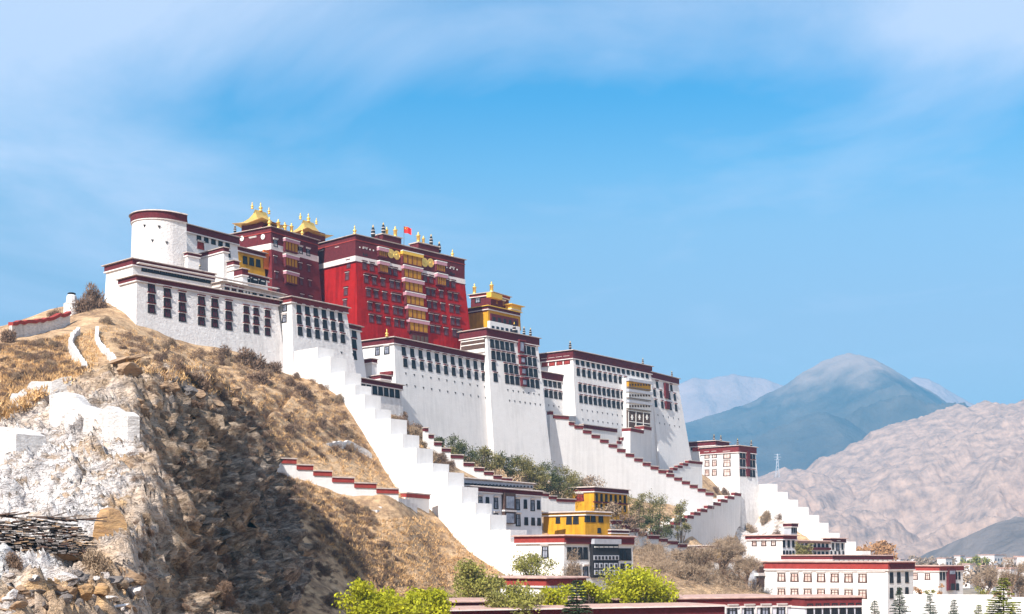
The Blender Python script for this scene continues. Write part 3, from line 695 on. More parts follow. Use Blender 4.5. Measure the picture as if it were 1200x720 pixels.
# main white bastion
b = Bld('great_bastion', 'vast sloping white bastion with two rows of windows below the crimson palace', 'palace', 461.5, 396, 366, 540, end=(570, 418), west=426, bS=.10, bW=.05, bE=.02)
b.body().frieze(1.5, cap=SLATE)
b.row((473,412), (565.5,429), 11, 1.5, 2.6, 'black'); b.row((474.8,425.5), (566.5,441.5), 11, 1.5, 2.6, 'black')
b.vents((475.5,438.2), (568,453.8), 11); b.vents((476.5,451.6), (569,466.6), 11)
b.at([(453.5,410.5)], 1.8, 2.4, 'grey', 'W'); b.at([(442.5,411.5)], 1.6, 2.6, 'grey', 'W'); b.sbox('red_sill', 447, 461, 436, 440, .8, REDCAP, face='W')
b.finial('spire', 458, 1.5, 2.2)
b = Bld('bastion_tower', 'white bastion tower crowded with dark windows and a maroon bay', 'tower', 570, 385.5, 398, 560, end=(629.5, 397), west=541, bS=.10, bW=.02, bE=.06)
b.body().frieze(2.2, cap=SLATE)
b.row((576.5,402.5), (600,407), 5, 1.6, 2.8, 'black'); b.row((614,409.6), (625,411.6), 3, 1.6, 2.8, 'black')
b.row((578,416), (601.5,420.2), 5, 1.6, 2.8, 'black'); b.row((615,422.5), (626.5,424.5), 3, 1.6, 2.8, 'black')
b.at([(578.5,429.3),(592.7,431.5),(598.8,432.5),(604.6,433.5)], 1.6, 2.8, 'black'); b.row((616.5,435.5), (627.5,437.5), 3, 1.6, 2.8, 'black')
b.at([(580.5,442.3),(594,444.4),(600,445.4),(606,446.4)], 1.6, 2.8, 'black'); b.row((618,448.5), (629.5,450.3), 3, 1.6, 2.8, 'black')
for y0, y1 in ((399,414),(417,427),(430,440),(443,453)):
    o = b.sbox('bay', 606.5 + (y0-399)*.07, 612 + (y0-399)*.07, y0 + 1.5, y1, .9, MAROON); b.sbox('bay_pane', 607.5+(y0-399)*.07, 611+(y0-399)*.07, y0+3, y1-2, .97, GPANE, o); b.sbox('bay_hood', 605.5+(y0-399)*.07, 613+(y0-399)*.07, y0, y0+1.5, 1.3, REDCAP, o)
b.vents((595,457.5), (631.5,462.8), 7); b.vents((597,470), (633,474.5), 7)
b.sbox('awning', 541, 568.5, 397, 409.5, .3, TENT, face='W')
for y0 in (397.6, 402.5): b.sbox('awning_stripe', 541, 568.5, y0 + 1.2, y0 + 2.2, .4, CLOTHW, face='W')
b.sbox('balustrade', 541, 568.5, 410.5, 414.5, .5, CLOTHW, face='W')
b.finial('black', 604, .5, 3.6); b.finial('black', 615.5, .5, 2.8); b.finial('black', 623, .5, 2.8)
b = Bld('eastern_roof_house', 'stacked ochre and maroon roof house with gilt eaves behind the bastion tower', 'building', 572, 359, 420, 425, end=(608, 367), west=546, bS=.02, bW=.02)
b.body(YEL).frieze(.9, cap=GOLDEAVE)
b.sbox('balcony', 574, 606, 371, 379, .6, MAROON)
for i in range(5): b.sbox('window', 575.5+i*6.3, 578.5+i*6.3, 372+i*1.1, 377.5+i*1.1, .75, BLACK)
b.sbox('white_storey', 572, 607, 380, 391, .8, WHITE)
for i in range(6): b.sbox('window', 574+i*5.4, 577+i*5.4, 382.5+i*.9, 387+i*.9, .9, GLASS)
b.sbox('dark_storey', 547, 571, 362, 366.5, .3, MAROON, face='W')
up = Bld('gilt_roof_pavilion', 'small maroon roof pavilion with gilt eaves on the ochre roof house', 'pavilion', 577, 343, 425, 370, end=(596, 350), west=552, bS=.02, bW=.02)
up.body(MAROON).frieze(.7, m=REDBAND, cap=SLATE); up.at([(582,354),(590,356)], 1.6, 2.0, 'yellow'); up.at([(560,352)], 2, 1.8, 'grey', 'W')
up.sbox('gilt_eave', 571, 584, 345, 350.5, 1.6, GOLDEAVE)
up.finial('gold', 563 + 16, 1.0, 3.6); link('finial', finial_mesh('gold'), up.o, Matrix.Translation((.6, 7.5, up.H+.3)) @ Matrix.Diagonal((1.3,1.3,1.4,1)))
ep = Bld('gilt_corner_kiosk', 'slim ochre kiosk under a flaring gilt eave at the roof house east end', 'pavilion', 599, 357.5, 430, 385, end=(609, 360), Wd=6, bS=.01, bW=.01)
ep.body(YEL).frieze(1.2, m=GOLDEAVE, cap=GOLDEAVE, capout=.9); ep.sbox('window', 600.5, 603, 366, 371, .2, BLACK); ep.sbox('window', 604.5, 607.5, 367, 372, .2, BLACK); ep.finial('black', 594.5, 3, 3.0)

# small row house on the stair
b = Bld('stair_house', 'small white house with a row of nine windows beside the great white stair', 'house', 407.5, 441.3, 335, 520, end=(470, 452.8), Wd=9, bS=.06, bW=.03, bE=.05)
b.body(WHITE2).frieze(1.0, cap=SLATE); b.row((411.5,452.5), (465.5,461.5), 9, 1.6, 2.5, 'black')
small_block('white block with dark red cap squeezed in behind the stair house', 446, 440, 348, 480, 458, 434, .9)
small_block('upper white block with brown cap in the cleft beside the bastion', 436, 421, 352, 480, 441, 424, .9)

# white palace
b = Bld('white_palace', 'broad white palace with long even rows of windows east of the bastion tower', 'palace', 671, 411, 442, 560, end=(762, 430), west=630, bS=.08, bW=.03, bE=.06)
b.body().frieze(2.6, cap=SLATE)
b.row((676.5,424.8), (758,438.5), 15, 1.6, 2.5, 'black'); b.row((677.5,436.8), (732.7,445.8), 10, 1.6, 2.7, 'black')
b.row((679.6,455), (729,462.3), 10, 1.6, 2.7, 'black'); b.row((680.6,468.2), (729.5,475), 10, 1.6, 2.7, 'black')
b.vents((682,481), (729,487.5), 9); b.vents((683,492), (729,498), 9)
b.row((638.5,424.8), (664.5,423.5), 4, 2.3, 2.6, 'blind', 'W'); b.finial('black', 671, 1, 3.0); b.finial('black', 756, 1, 2.6)
b = Bld('white_palace_porch', 'lower white projection with maroon roof edge at the white palace west corner', 'building', 634, 436, 436, 560, end=(671.5, 442.5), Wd=6, bS=.08, bW=.03, bE=.03)
b.body().frieze(2.2, cap=SLATE); b.row((639,448.2), (671.5,453.5), 7, 1.6, 2.6, 'black'); b.row((640,461.2), (672.5,466.5), 7, 1.6, 2.6, 'black'); b.vents((643,475), (672,480), 6)
b.sbox('roof_box', 665, 672.5, 435.5, 446, 1.0, MAROON)
# curtained entrance
b = Bld('curtained_entrance', 'tall entrance porch with brown knot curtains and fringed balconies', 'porch', 733.5, 443, 462.5, 515, end=(761.5, None), Wd=8, bS=.02, bW=.02, bE=.02)
b.body(WHITE); SPL = (761.5 - 733.5)
for i, y0 in enumerate((447, 459.5, 472)):
    dy = 2.0
    o = b.sbox('balcony', 734.5, 760.5, y0 + 1.5, y0 + 9.5, .8, CLOTHW if i else YEL); b.sbox('awning', 733.6, 761.4, y0 - 1.2, y0 + 2.0, 1.4, GREY, o)
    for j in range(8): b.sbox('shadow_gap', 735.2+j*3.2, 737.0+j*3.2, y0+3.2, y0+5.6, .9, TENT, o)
    b.sbox('rail', 734.5, 760.5, y0 + 8.2, y0 + 9.4, 1.0, WOOD, o)
o = b.sbox('curtain', 734.5, 760.5, 482.5, 503.5, .5, TENT)
for j in range(3):
    x0 = 735.3 + j*8.7
    b.sbox('curtain_trim', x0 - .5, x0 + .1, 483, 503, .62, CLOTHW, o); b.sbox('knot_emblem', x0 + 2.6, x0 + 5.4, 488.7, 490.1, .6, CLOTHW, o); b.sbox('knot_emblem', x0 + 3.35, x0 + 4.65, 486.4, 492.3, .64, CLOTHW, o)
b.sbox('curtain_trim', 734.6, 760.4, 482.4, 483.2, .6, CLOTHW, o); b.sbox('curtain_trim', 734.6, 760.4, 495.2, 496, .6, CLOTHW, o); b.sbox('doorway', 744, 750, 496.5, 503.5, .58, BLACK, o)
# east bastion tower
b = Bld('east_tower', 'steeply battered white tower with red rim right of the curtained entrance', 'tower', 762, 436.5, 480, 575, end=(793.5, 445), Wd=12, bS=.13, bW=.03, bE=.14)
b.body().frieze(2.0, cap=SLATE); b.at([(770,451.5),(786.5,454.3)], 1.6, 2.6, 'black')
b.at([(767,461),(774.5,462.3),(784,464),(790.5,465.2)], 1.6, 2.8, 'black'); b.at([(768.5,473.5),(776,474.7),(785.5,476.3),(792,477.4)], 1.6, 2.8, 'black')
for y0 in (449.5, 458.5, 471): b.sbox('bay', 777.6+(y0-449)*.06, 781.6+(y0-449)*.06, y0, y0 + 8.5, .8, MAROON)
b.vents((771,487.5), (795,491), 5); b.vents((773,497), (796,500), 5); b.finial('black', 789, .6, 2.4)
# low east tower
b = Bld('east_roof_terrace', 'low terrace of red and white parapets left of the far white tower house', 'building', 838, 517, 508, 560, end=(853, 519), west=806, bS=.03, bW=.03)
b.body().frieze(1.6, m=MAROON, cap=SLATE); b.at([(812,525)], 1.6, 2.0, 'plain', 'W'); b.sbox('red_panel', 812, 824, 524.5, 529, .3, REDBAND, face='W'); b.finial('black', 842, 2, 2.6); b.finial('black', 850, 2, 2.6)
b = Bld('far_tower_house', 'square white tower house with brown west windows at the palace east end', 'tower', 865, 522.7, 500, 640, end=(884.8, None), west=822, bS=.07, bW=.03, bE=.06)
b.body(WHITE2).frieze(2.3, m=REDCAP, cap=SLATE)
for y0 in (533.5, 543, 554): b.at([(828.7,y0),(837.2,y0)], 2.0, 2.5, 'brown', 'W'); b.at([(852,y0)], 3.0, 2.7, 'brown', 'W')
for y0 in (533.5, 542.5, 554): b.at([(868.3,y0),(871.8,y0+.2),(879.8,y0+.7),(883.3,y0+.9)], 1.5, 2.9, 'black'); b.sbox('bay', 874.2, 877.4, y0-4.5, y0+4.5, .7, MAROON)
b.finial('black', 867, 1, 2.6); b.finial('black', 883, 1, 2.6)

# ------------------------------------------------------------------ stepped stair walls
def inter(px, A, B):
    r = ray(px); d = B - A; s = -(A.x*r.y - A.y*r.x) / (d.x*r.y - d.y*r.x); return A + d*s
def stepwall(name, label, cat, A, B, steps, bottom, thick=1.2, cap=None, caph=1.0, wallm=WHITE, group=None, capout=.22, capthick=None):
    ct = capthick or thick
    """A, B: (photo x, distance) of two points of the wall's line in plan; steps: (x0, x1, ytop); bottom: [(x, y)]"""
    A = PL(*A); B = PL(*B); d = (B - A).normalized(); nrm = Vector((-d.y, d.x))
    mid = inter(sum(s[0] for s in steps)/len(steps), A, B)
    if nrm.dot(mid) < 0: nrm = -nrm
    bx = [p[0] for p in bottom]; by = [p[1] for p in bottom]
    p0 = inter(steps[0][0], A, B); o = thing(name, label, cat, (p0.x, p0.y, 0), math.atan2(d.y, d.x), group)
    inv = Matrix.Rotation(-math.atan2(d.y, d.x), 2)
    sy = 1 if (inv @ nrm).y > 0 else -1
    w = MB(); loc = lambda p: inv @ (p - p0)
    caps = []
    for i, (x0, x1, yt) in enumerate(steps):
        a, c = inter(x0, A, B), inter(x1, A, B); zt = (P(x0, yt, a.y).z + P(x1, yt, c.y).z) / 2
        zb = min(P(x0, np.interp(x0, bx, by), a.y).z, P(x1, np.interp(x1, bx, by), c.y).z) - 2.5
        la, lc = loc(a).x, loc(c).x; ztop = zt - (caph if cap else 0)
        zb = min(zb, ztop - .8)
        w.box(min(la, lc), 0, zb, max(la, lc), sy*thick, ztop, wallm)
        caps.append((min(la, lc), max(la, lc), ztop, zt))
    w.build('wall', o)
    if cap:
        for i, (la, lc, z0, z1) in enumerate(caps):
            c = MB(); e = .04
            c.box(la + e, -capout*sy, z0 + .003, lc - e, (ct + capout)*sy, z1, cap); cp = c.build('coping', o)
            c = MB(); c.box(la + e - .1, -(capout + .2)*sy, z1 + .003, lc - e + .1, (ct + capout + .2)*sy, z1 + .25, SLATE); c.build('slab', cp)
    return o
# great white stair descending towards the south
B4 = [(345,372,409.5),(372,387,419.5),(387,404,437),(404,416,452),(416,427,463),(427,439,479.5),(439,457.5,491.7),(457.5,472,509.7),(472,488,525.7),(488,507,543.7),(507,524.5,554),(524.5,541,571),(541,557,590),(557,574,603.5),(574,598,621.3),(598,618,635.6),(618,640,645)]
stepwall('great_stair', 'great white stepped stair wall descending from the corner tower to the lower houses', 'staircase', (345,322), (620,269), B4, [(345,470),(395,470),(440,545),(480,595),(503,605),(540,645),(580,672),(640,700)], 5.0)
# return walls that close the stair landings
stepwall('east_stair', 'white stepped stair wall descending eastward below the far tower house', 'staircase', (889,508), (980,470), [(889,901.5,567.5),(901.5,913.5,577),(913.5,925.5,586),(925.5,938,594.6),(938,950,604),(950,961,613),(961,974,625),(974,993,635),(993,1010,646)], [(889,600),(925,640),(1010,668)], 4.0)
S1 = [(644.5,648,482.5),(648,666.5,487.5),(666.5,673,495),(673,683,499)] + [(683+10*i, 693+10*i, 504.6+5.5*i) for i in range(7)] + [(753+9.2*i, 762.2+9.2*i, 542.6+4.35*i) for i in range(9)]
stepwall('red_capped_stair', 'long red capped zigzag stair wall climbing to the curtained entrance', 'stair wall', (645,421), (836,463), S1, [(644,560),(690,580),(740,590),(836,600)], 1.4, REDCAP, 1.0)
stepwall('landing_parapet', 'short dark maroon parapet below the white palace windows', 'parapet', (683,436), (723,452), [(683,723,500.5)], [(683,530),(723,535)], 1.0, MAROON, 1.1)
stepwall('entrance_flight', 'little red capped flight rising right to the curtained entrance', 'stair wall', (712,448), (752,462), [(713,718,525),(718,723,521),(723,728,517.3),(728,733.5,513.3),(733.5,738.5,509.5)], [(713,545),(738,545)], 1.0, REDCAP, .9)
stepwall('entrance_platform', 'red capped white platform wall right under the curtained entrance', 'platform', (737,452), (766,470), [(738.5,754,503.5),(754,763,500.5)], [(738,545),(763,560)], 3.0, REDCAP, 1.0)
stepwall('tower_foot_flight', 'short red capped flight rising right to the foot of the far tower house', 'stair wall', (782,463), (823,481), [(782.5,788,551.5),(788,793.5,548.7),(793.5,799.5,546),(799.5,806,543.3),(806,823,541)], [(782,570),(823,590)], 1.0, REDCAP, .8)
S5 = []; n5 = 14
for i in range(n5):
    xa = 868 - (868-757)*i/n5; xb = 868 - (868-757)*(i+1)/n5; S5.append((xb, xa, 576.5 + (629-576.5)*(i+.5)/n5))
stepwall('long_rising_stair', 'long red capped stair wall rising right with shaded grey side', 'stair wall', (757,398), (868,498), S5, [(757,650),(868,665)], 6.5, REDCAP, .9, capthick=.9)
S6 = [(497,502,502),(502,508.5,510),(508.5,517.5,518.7),(517.5,528,526),(528,543,533.7),(543,555.5,542.8),(555.5,567,548.7),(567,578,553.2),(578,588,557.8),(588,600,560.8)]
stepwall('shrubbery_stair', 'dark capped stair wall descending in front of the evergreen shrubs', 'stair wall', (497,338), (600,349), S6, [(497,520),(600,590)], 1.0, MAROON, .8)
S7 = [(319.7,330,531.5),(329.5,347.5,538.3),(347.5,367,545.7),(367,389,552.8),(389,415,560.5),(415,441,567),(441,467,573.5)]
stepwall('hillside_red_wall', 'white wall with bright red steps crossing the dry hillside', 'wall', (320,254), (467,266), S7, [(320,548),(381,575),(427,589),(467,596)], 1.0, REDBAND, .85)
stepwall('stair_side_wall', 'short red capped wall joining the great stair on the hillside', 'wall', (475,276), (503,285), [(475,503,579.5)], [(475,595),(503,605)], 1.0, REDBAND, .8)
stepwall('ruined_steps', 'grey weathered little flight of steps on the dry hillside', 'steps', (442,258), (490,276), [(442,447,598),(447,452,594),(452,457.5,590),(457.5,463,587),(463,480,584.5),(480,489,590)], [(442,612),(489,606)], 2.0, None, 1, WHITE2)
stepwall('ochre_garden_wall', 'low red capped white wall between the ochre houses and grey trimmed house', 'wall', (633,346), (680,356), [(634,643,578.5),(643,652,582),(652,674,585.3)], [(634,610),(674,610)], 1.0, REDCAP, .7)
S8 = [(716,727.5,610.5),(727.5,738,615.7),(738,748,620),(748,758,624.3),(758,772,628),(772,782,631.5),(782,794,634.5),(794,805,638),(805,816,641.5),(816,826,645)]
stepwall('lower_garden_stair', 'red capped garden wall stepping down right from the lower ochre house', 'stair wall', (716,345), (826,385), S8, [(716,640),(826,665)], 1.2, REDCAP, .9)

# ------------------------------------------------------------------ houses at the foot of the hill
b = Bld('grey_trimmed_house', 'white house with tall black framed windows and railed attic beside the great stair', 'house', 549, 570.5, 292, 670, end=(634, 581.5), west=541, yaw=56, bS=.02, bW=.02, bE=.02)
b.body(mat('cool_white', (.66,.67,.72), .9, var=.06, scale=.5)).frieze(.9, m=MAROON, cap=SLATE, capout=.5)
b.at([(555,585),(571.5,587),(597,590.5),(631,594.5)], 1.0, 2.2, 'grey') if False else None
b.at([(553.5,584.5),(571,587),(615.5,592.5),(631,594.5)], 1.25, 2.2, 'plain'); b.at([(562.5,588),(581,589.5),(606.5,591),(624,593)], 1.6, 2.8, 'grey')
b.at([(581,609),(607,609)], 1.7, 3.0, 'grey'); b.at([(616.5,611),(624.5,611.5),(631.5,611.8)], 1.4, 1.9, 'plain')
o = b.sbox('oriel', 588, 601, 578, 614, .8, BROWN); b.sbox('oriel_pane', 590, 599, 582, 596, .86, GPANE, o); b.sbox('oriel_pane', 590, 599, 602, 613, .86, GPANE, o); b.sbox('oriel_band', 587.5, 601.5, 598, 600, .95, STRIP, o)
b2 = Bld('railed_attic', 'attic storey with patterned white rail on the grey trimmed house', 'attic', 541, 561, 300, 585, end=(624, None), yaw=55, Wd=5, bS=.01, bW=.01, bE=.01)
b2.body(STRIP).frieze(.35, m=SLATE, cap=SLATE, strip=False); b2.sbox('rail', 541.5, 623, 565.5, 569.2, .5, GREY)
for i in range(20): b2.sbox('baluster', 543+i*4.05, 544.6+i*4.05, 566.3+i*.2, 568.3+i*.2, .58, BLACK)
b = Bld('upper_ochre_house', 'upper ochre house with maroon roof band and a row of dark windows', 'house', 696, 571.5, 362, 612, end=(735, 575.5), west=668, bS=.02, bW=.02, bE=.02)
b.body(YEL).frieze(1.0, cap=SLATE); b.row((699,583.5), (732,586), 7, 1.1, 2.4, 'plain'); b.sbox('balcony_slab', 696, 735, 589, 590.3, .5, MAROON); b.row((699,594.5), (732,596.5), 7, 1.1, 1.8, 'plain'); b.at([(679.5,583)], 2.4, 2.2, 'blind', 'W')
b = Bld('lower_ochre_house', 'lower ochre house with broad flat roof above the white dark framed house', 'house', 686, 600.5, 322, 650, end=(714, None), west=637, bS=.02, bW=.02, bE=.02)
b.body(YEL).frieze(.5, m=YEL, cap=SLATE, capout=.5)
b.at([(654,610)], 1.3, 1.6, 'plain', 'W'); b.at([(667,609),(675,610)], 1.6, 2.2, 'plain', 'W'); b.at([(688.5,606),(695,607),(704,610)], 1.6, 2.0, 'plain'); b.at([(702,622)], 1.2, 1.3, 'plain')
small_block('small ochre outhouse with red edge at the lower ochre house end', 716, 622, 328, 650, 736, 706, .5, 'ochre_outhouse', 'outhouse', YEL)
b = Bld('dark_loggia_house', 'white house with red band and dark carved loggia on its sunny flank', 'house', 661, 628.5, 262, 730, end=(741, None), west=605, bS=.02, bW=.02, bE=.02)
b.body().frieze(1.25, m=REDBAND, cap=PINKSLAB); b.sbox('maroon_band', 661.5, 741, 631.5, 638, .5, MAROON)
b.row((667,648), (686,649.5), 4, 1.3, 2.5, 'plain'); b.row((722,649.5), (737,650.5), 4, 1.3, 2.6, 'plain'); b.row((668,670), (686,670), 3, 1.4, 2.4, 'grey'); b.row((722,666), (737,666), 3, 1.3, 1.9, 'plain')
o = b.sbox('loggia', 691, 721, 633, 677, .9, BLACK); b.sbox('loggia_hood', 690.5, 722, 632, 638, 1.4, GREY, o); b.sbox('balustrade', 691.5, 720.5, 651, 656.5, 1.1, GREY, o)
for i in range(7):
    b.sbox('baluster', 692.2+i*4.1, 694.4+i*4.1, 652, 655.8, 1.16, BLACK, o)
for r_ in range(2):
    for i in range(5): f_ = b.sbox('window_frame', 692.5+i*5.7, 696.6+i*5.7, 660+r_*8, 666+r_*8, 1.0, GREY, o); b.sbox('pane', 693.6+i*5.7, 695.5+i*5.7, 661.3+r_*8, 665+r_*8, 1.06, BLACK, f_)
for i in range(5): b.sbox('lintel', 692.3+i*5.7, 696.9+i*5.7, 640.5, 642, 1.06, CLOTHW, o)
b.at([(639,647)], 1.7, 2.6, 'grey', 'W')
b = Bld('flat_roof_shed', 'low white shed with thick red parapet half hidden by green trees', 'shed', 640, 678.5, 215, 740, end=(684, None), west=563, bS=.01, bW=.01, bE=.01)
b.body().frieze(1.15, m=REDBAND, cap=PINKSLAB); b.sbox('maroon_band', 668, 683, 681.5, 686.5, .5, MAROON); b.at([(668,700)], 1.2, 2.0, 'plain')
# foreground long roofs
LIL = mat('lilac_white', (.60,.60,.66), .9, var=.08, scale=.5)
b = Bld('long_roof_hall', 'front long low hall with pink parapet slab and dark red band at the bottom', 'building', 505, 717, 168, 800, end=(848, None), Wd=10, yaw=24, bS=.01, bW=.01, bE=.01)
b.body(PINKSLAB).frieze(1.2, m=MAROON, out=.1, cap=PINKSLAB, capout=.5, caph=.3, strip=False)
b.sbox('pilaster_band', 505, 848, 712.6, 713.6, .75, STRIP)
b = Bld('rear_roof_hall', 'rear long hall with red parapet and five grey windows behind the front hall', 'building', 500, 707, 186, 800, end=(941, None), Wd=14, yaw=24, bS=.01, bW=.01, bE=.01)
b.body(LIL).frieze(1.15, m=REDCAP, out=.15, cap=PINKSLAB, caph=.3, capout=.4)
b.row((858,717), (934,716), 5, 1.6, 1.9, 'grey')
for i in range(6): b.sbox('pilaster', 849.5+i*17.8-.8, 849.5+i*17.8+.8, 711.5, 719.5, .25, STRIP)
b = Bld('roof_hall_end_wing', 'end wing of the foreground halls with narrow slit windows and red parapet', 'building', 943, 701.5, 208, 800, end=(1009, None), Wd=9, yaw=24, bS=.01, bW=.01, bE=.01)
b.body(LIL).frieze(1.25, m=REDCAP, out=.1, cap=PINKSLAB, capout=.3); b.row((949,717.5), (1006,715.5), 7, 1.1, 2.6, 'plain')
# annex at lower right
b = Bld('brown_window_annex', 'large white annex with fourteen brown framed windows and red band', 'building', 1040, 659.5, 300, 800, end=(1070, None), west=894, bS=.01, bW=.01, bE=.02)
b.body().frieze(1.55, m=REDBAND, cap=PINKSLAB, capout=.5); b.sbox('maroon_band', 1041, 1070, 661, 667, .45, MAROON)
for yy_ in (677, 695.5): b.row((916,yy_), (1011,yy_), 7, 2.0, 2.2, 'brown', 'W')
for yy_ in (677, 695): b.at([(1044.5,yy_),(1053,yy_),(1062.5,yy_)], 1.5, 2.5, 'plain')
b.sbox('cornice_beads', 897, 1038, 669, 670, .25, STRIP, face='W')
b = Bld('far_small_house', 'small white house with red band and maroon bay beyond the annex', 'house', 1100, 664, 395, 760, end=(1128, None), west=1068, bS=.01, bW=.01, bE=.02)
b.body().frieze(1.3, m=REDBAND, cap=PINKSLAB); b.row((1072.5,675.5), (1087,675.5), 2, 1.6, 2.2, 'brown', 'W'); b.at([(1102.5,675),(1106,675),(1120.5,675),(1124,675)], 1.2, 2.4, 'plain'); b.at([(1122,688)], 1.8, 2.2, 'plain')
o = b.sbox('bay', 1109, 1117.5, 667, 692, .7, MAROON); b.sbox('bay_pane', 1110.5, 1116.5, 669, 673, .78, GPANE, o); b.sbox('bay_door', 1112, 1116, 684, 692, .78, BLACK, o)
# cluster behind the annex
b = Bld('courtyard_gatehouse', 'white gatehouse with maroon rims under the east stair', 'house', 917, 628, 352, 720, end=(932, None), west=875, bS=.01, bW=.01, bE=.01)
b.body().frieze(.9, m=REDCAP, cap=PINKSLAB); b.row((884,636.5), (906.5,636.5), 3, 1.4, 1.7, 'brown', 'W'); b.row((918.5,637), (929.5,637), 3, 1.0, 2.2, 'plain'); b.row((918.5,648), (929.5,648), 4, .9, 1.2, 'plain')
b = Bld('courtyard_gallery', 'two storey open gallery with black slats linking the gatehouse and pavilion', 'gallery', 932, 634.5, 372, 720, end=(972, None), Wd=6, bS=.01, bW=.01, bE=.01)
b.body(STRIP).frieze(.5, m=PINKSLAB, cap=PINKSLAB, strip=False); b.row((935,638.5), (969,639.5), 8, 1.1, 1.2, 'plain'); b.sbox('balcony_edge', 932.5, 972, 641.7, 644.6, .6, MAROON); b.row((935,649), (969,649.5), 8, 1.2, 1.3, 'plain')
b = Bld('courtyard_pavilion', 'small white pavilion with a tall dark window at the gallery east end', 'pavilion', 972, 631.5, 402, 720, end=(990, None), west=966, bS=.01, bW=.01, bE=.01)
b.body().frieze(1.0, m=MAROON, cap=PINKSLAB); b.at([(976,640),(987,640)], .9, 2.3, 'plain'); b.at([(981.5,640)], 1.8, 2.9, 'grey'); b.row((974,648.5), (988,648.5), 4, .9, 1.3, 'plain')
b = Bld('stair_hut', 'tiny dark roofed hut with three slit windows on the rocks below the east stair', 'hut', 927, 614, 430, 640, end=(934, None), west=919, bS=.01, bW=.01, bE=.01)
b.body(GREY).frieze(.9, m=MAROON, cap=SLATE, capout=.3); b.row((928.3,621), (933,621), 3, .7, 2.0, 'plain')
b = Bld('scalloped_roof_range', 'low range with maroon scalloped roof edge just above the annex', 'building', 975, 651.7, 335, 720, end=(1045, None), west=917, bS=.01, bW=.01, bE=.01)
b.body(STRIP).frieze(.9, m=REDCAP, cap=PINKSLAB, capout=.3); b.sbox('maroon_band', 976, 1045, 652.5, 656, .5, MAROON)
for i in range(12): b.sbox('scallop', 977+i*5.7, 980.5+i*5.7, 656.2, 658, .5, CLOTHW)
b = Bld('side_house', 'narrow grey house with two dark oriel windows beside the bare tree', 'house', 885, 660, 320, 740, end=(895, None), west=877, bS=.01, bW=.01, bE=.01)
b.body(GREY).frieze(.6, m=SLATE, cap=SLATE, capout=.3); b.sbox('oriel', 887, 893.5, 664, 671, .6, BROWN); b.sbox('oriel', 886.5, 893.5, 676, 688, .6, BROWN); b.sbox('balcony', 885, 895, 671.5, 675, .9, STRIP)
# plain white compound wall
stepwall('compound_wall', 'long plain white compound wall behind the young spruces', 'wall', (1050,238), (1190,236), [(1050,1164,697),(1164,1200,700)], [(1050,735),(1200,735)], .8)
stepwall('garden_wall', 'pale pink coped garden wall behind the bare trees', 'wall', (772,372), (890,400), [(772,830,658),(830,890,656)], [(772,680),(890,680)], .8, PINKSLAB, .6)

small_block('ochre wall house peeping out below the lower garden stair', 775, 636, 372, 690, 784, 748, .4, 'ochre_outhouse', 'outhouse', YEL)
small_block('low red roofed ochre range beneath the long rising stair', 838, 640, 400, 690, 850, 790, .5, 'ochre_outhouse', 'outhouse', YEL)

# ------------------------------------------------------------------ walls and rocks on the western hillside (set on the ground they stand on)
def hillwall(name, label, pts, hpx, thick=.7, cap=None, caph=.5, m=STONEW, cat='wall', sink=4.0):
    """pts: photo points along the foot of the wall; each is dropped on the hill"""
    P3 = [hit(x, y) for x, y in pts]; P3 = [p for p in P3 if p]
    o = thing(name, label, cat, P3[0]); base = P3[0]
    w = MB(); c = MB()
    # subdivide for an uneven hand-built top
    line = []
    for i in range(len(P3) - 1):
        n = max(1, int((P3[i+1] - P3[i]).length / 1.2))
        for k in range(n): line.append((P3[i].lerp(P3[i+1], k/n), i + k/n))
    line.append((P3[-1], len(P3) - 1))
    hs = hpx if isinstance(hpx, (list, tuple)) else [hpx]*len(pts)
    rows = []
    for j, (p, s) in enumerate(line):
        h = np.interp(s, range(len(hs)), hs) * p.y / F + random.uniform(-.3, .3)
        q = line[min(j+1, len(line)-1)][0] - line[max(j-1, 0)][0]; nrm = Vector((-q.y, q.x, 0)).normalized()
        if nrm.y < 0: nrm = -nrm
        rows.append((p - base, h, nrm))
    for (p, h, n), (p2, h2, n2) in zip(rows[:-1], rows[1:]):
        f, bk, f2, bk2 = p - n*.15, p + n*thick, p2 - n2*.15, p2 + n2*thick
        dz = Vector((0,0,1))
        w.hexa([f - dz*sink, f2 - dz*sink, bk2 - dz*sink, bk - dz*sink], [f + n*.15 + dz*h, f2 + n2*.15 + dz*h2, bk2 + dz*h2, bk + dz*h], m)
        if cap: c.hexa([f - n*.15 + dz*(h+.003), f2 - n2*.15 + dz*(h2+.003), bk2 + n2*.2 + dz*(h2+.003), bk + n*.2 + dz*(h+.003)], [f - n*.15 + dz*(h+caph), f2 - n2*.15 + dz*(h2+caph), bk2 + n2*.2 + dz*(h2+caph), bk + n*.2 + dz*(h+caph)], cap)
    w.build('wall', o)
    if cap: c.build('coping', o)
    return o
hillwall('ridge_wall', 'white wall with thin red cap along the ridge at far left', [(14,398),(50,391),(82,380)], [17,14,11], cap=REDBAND, caph=.7)
hillwall('path_parapet', 'left of two curving white parapets on the grassy ridge path', [(90,391),(83,398),(80,410),(88,424),(97,433)], [6,7,11,11,6])
hillwall('path_parapet', 'right of two curving white parapets on the grassy ridge path', [(112,388),(111,400),(117,410),(125,418),(134,426)], [5,6,6,6,5])
hillwall('broken_white_wall', 'broken low white wall crossing the tan grass at far left', [(11,472),(37,463),(60,460),(84,450)], [7,13,13,12])
hillwall('rock_top_wall', 'rough whitewashed wall stretching over the pale rock outcrop', [(58,490),(76,498),(98,506),(120,511),(150,521)], [29,40,34,33,37], thick=1.2)
hillwall('edge_wall', 'bright white wall block at the left picture edge', [(-8,528),(19,530)], [27,20], thick=3.0)
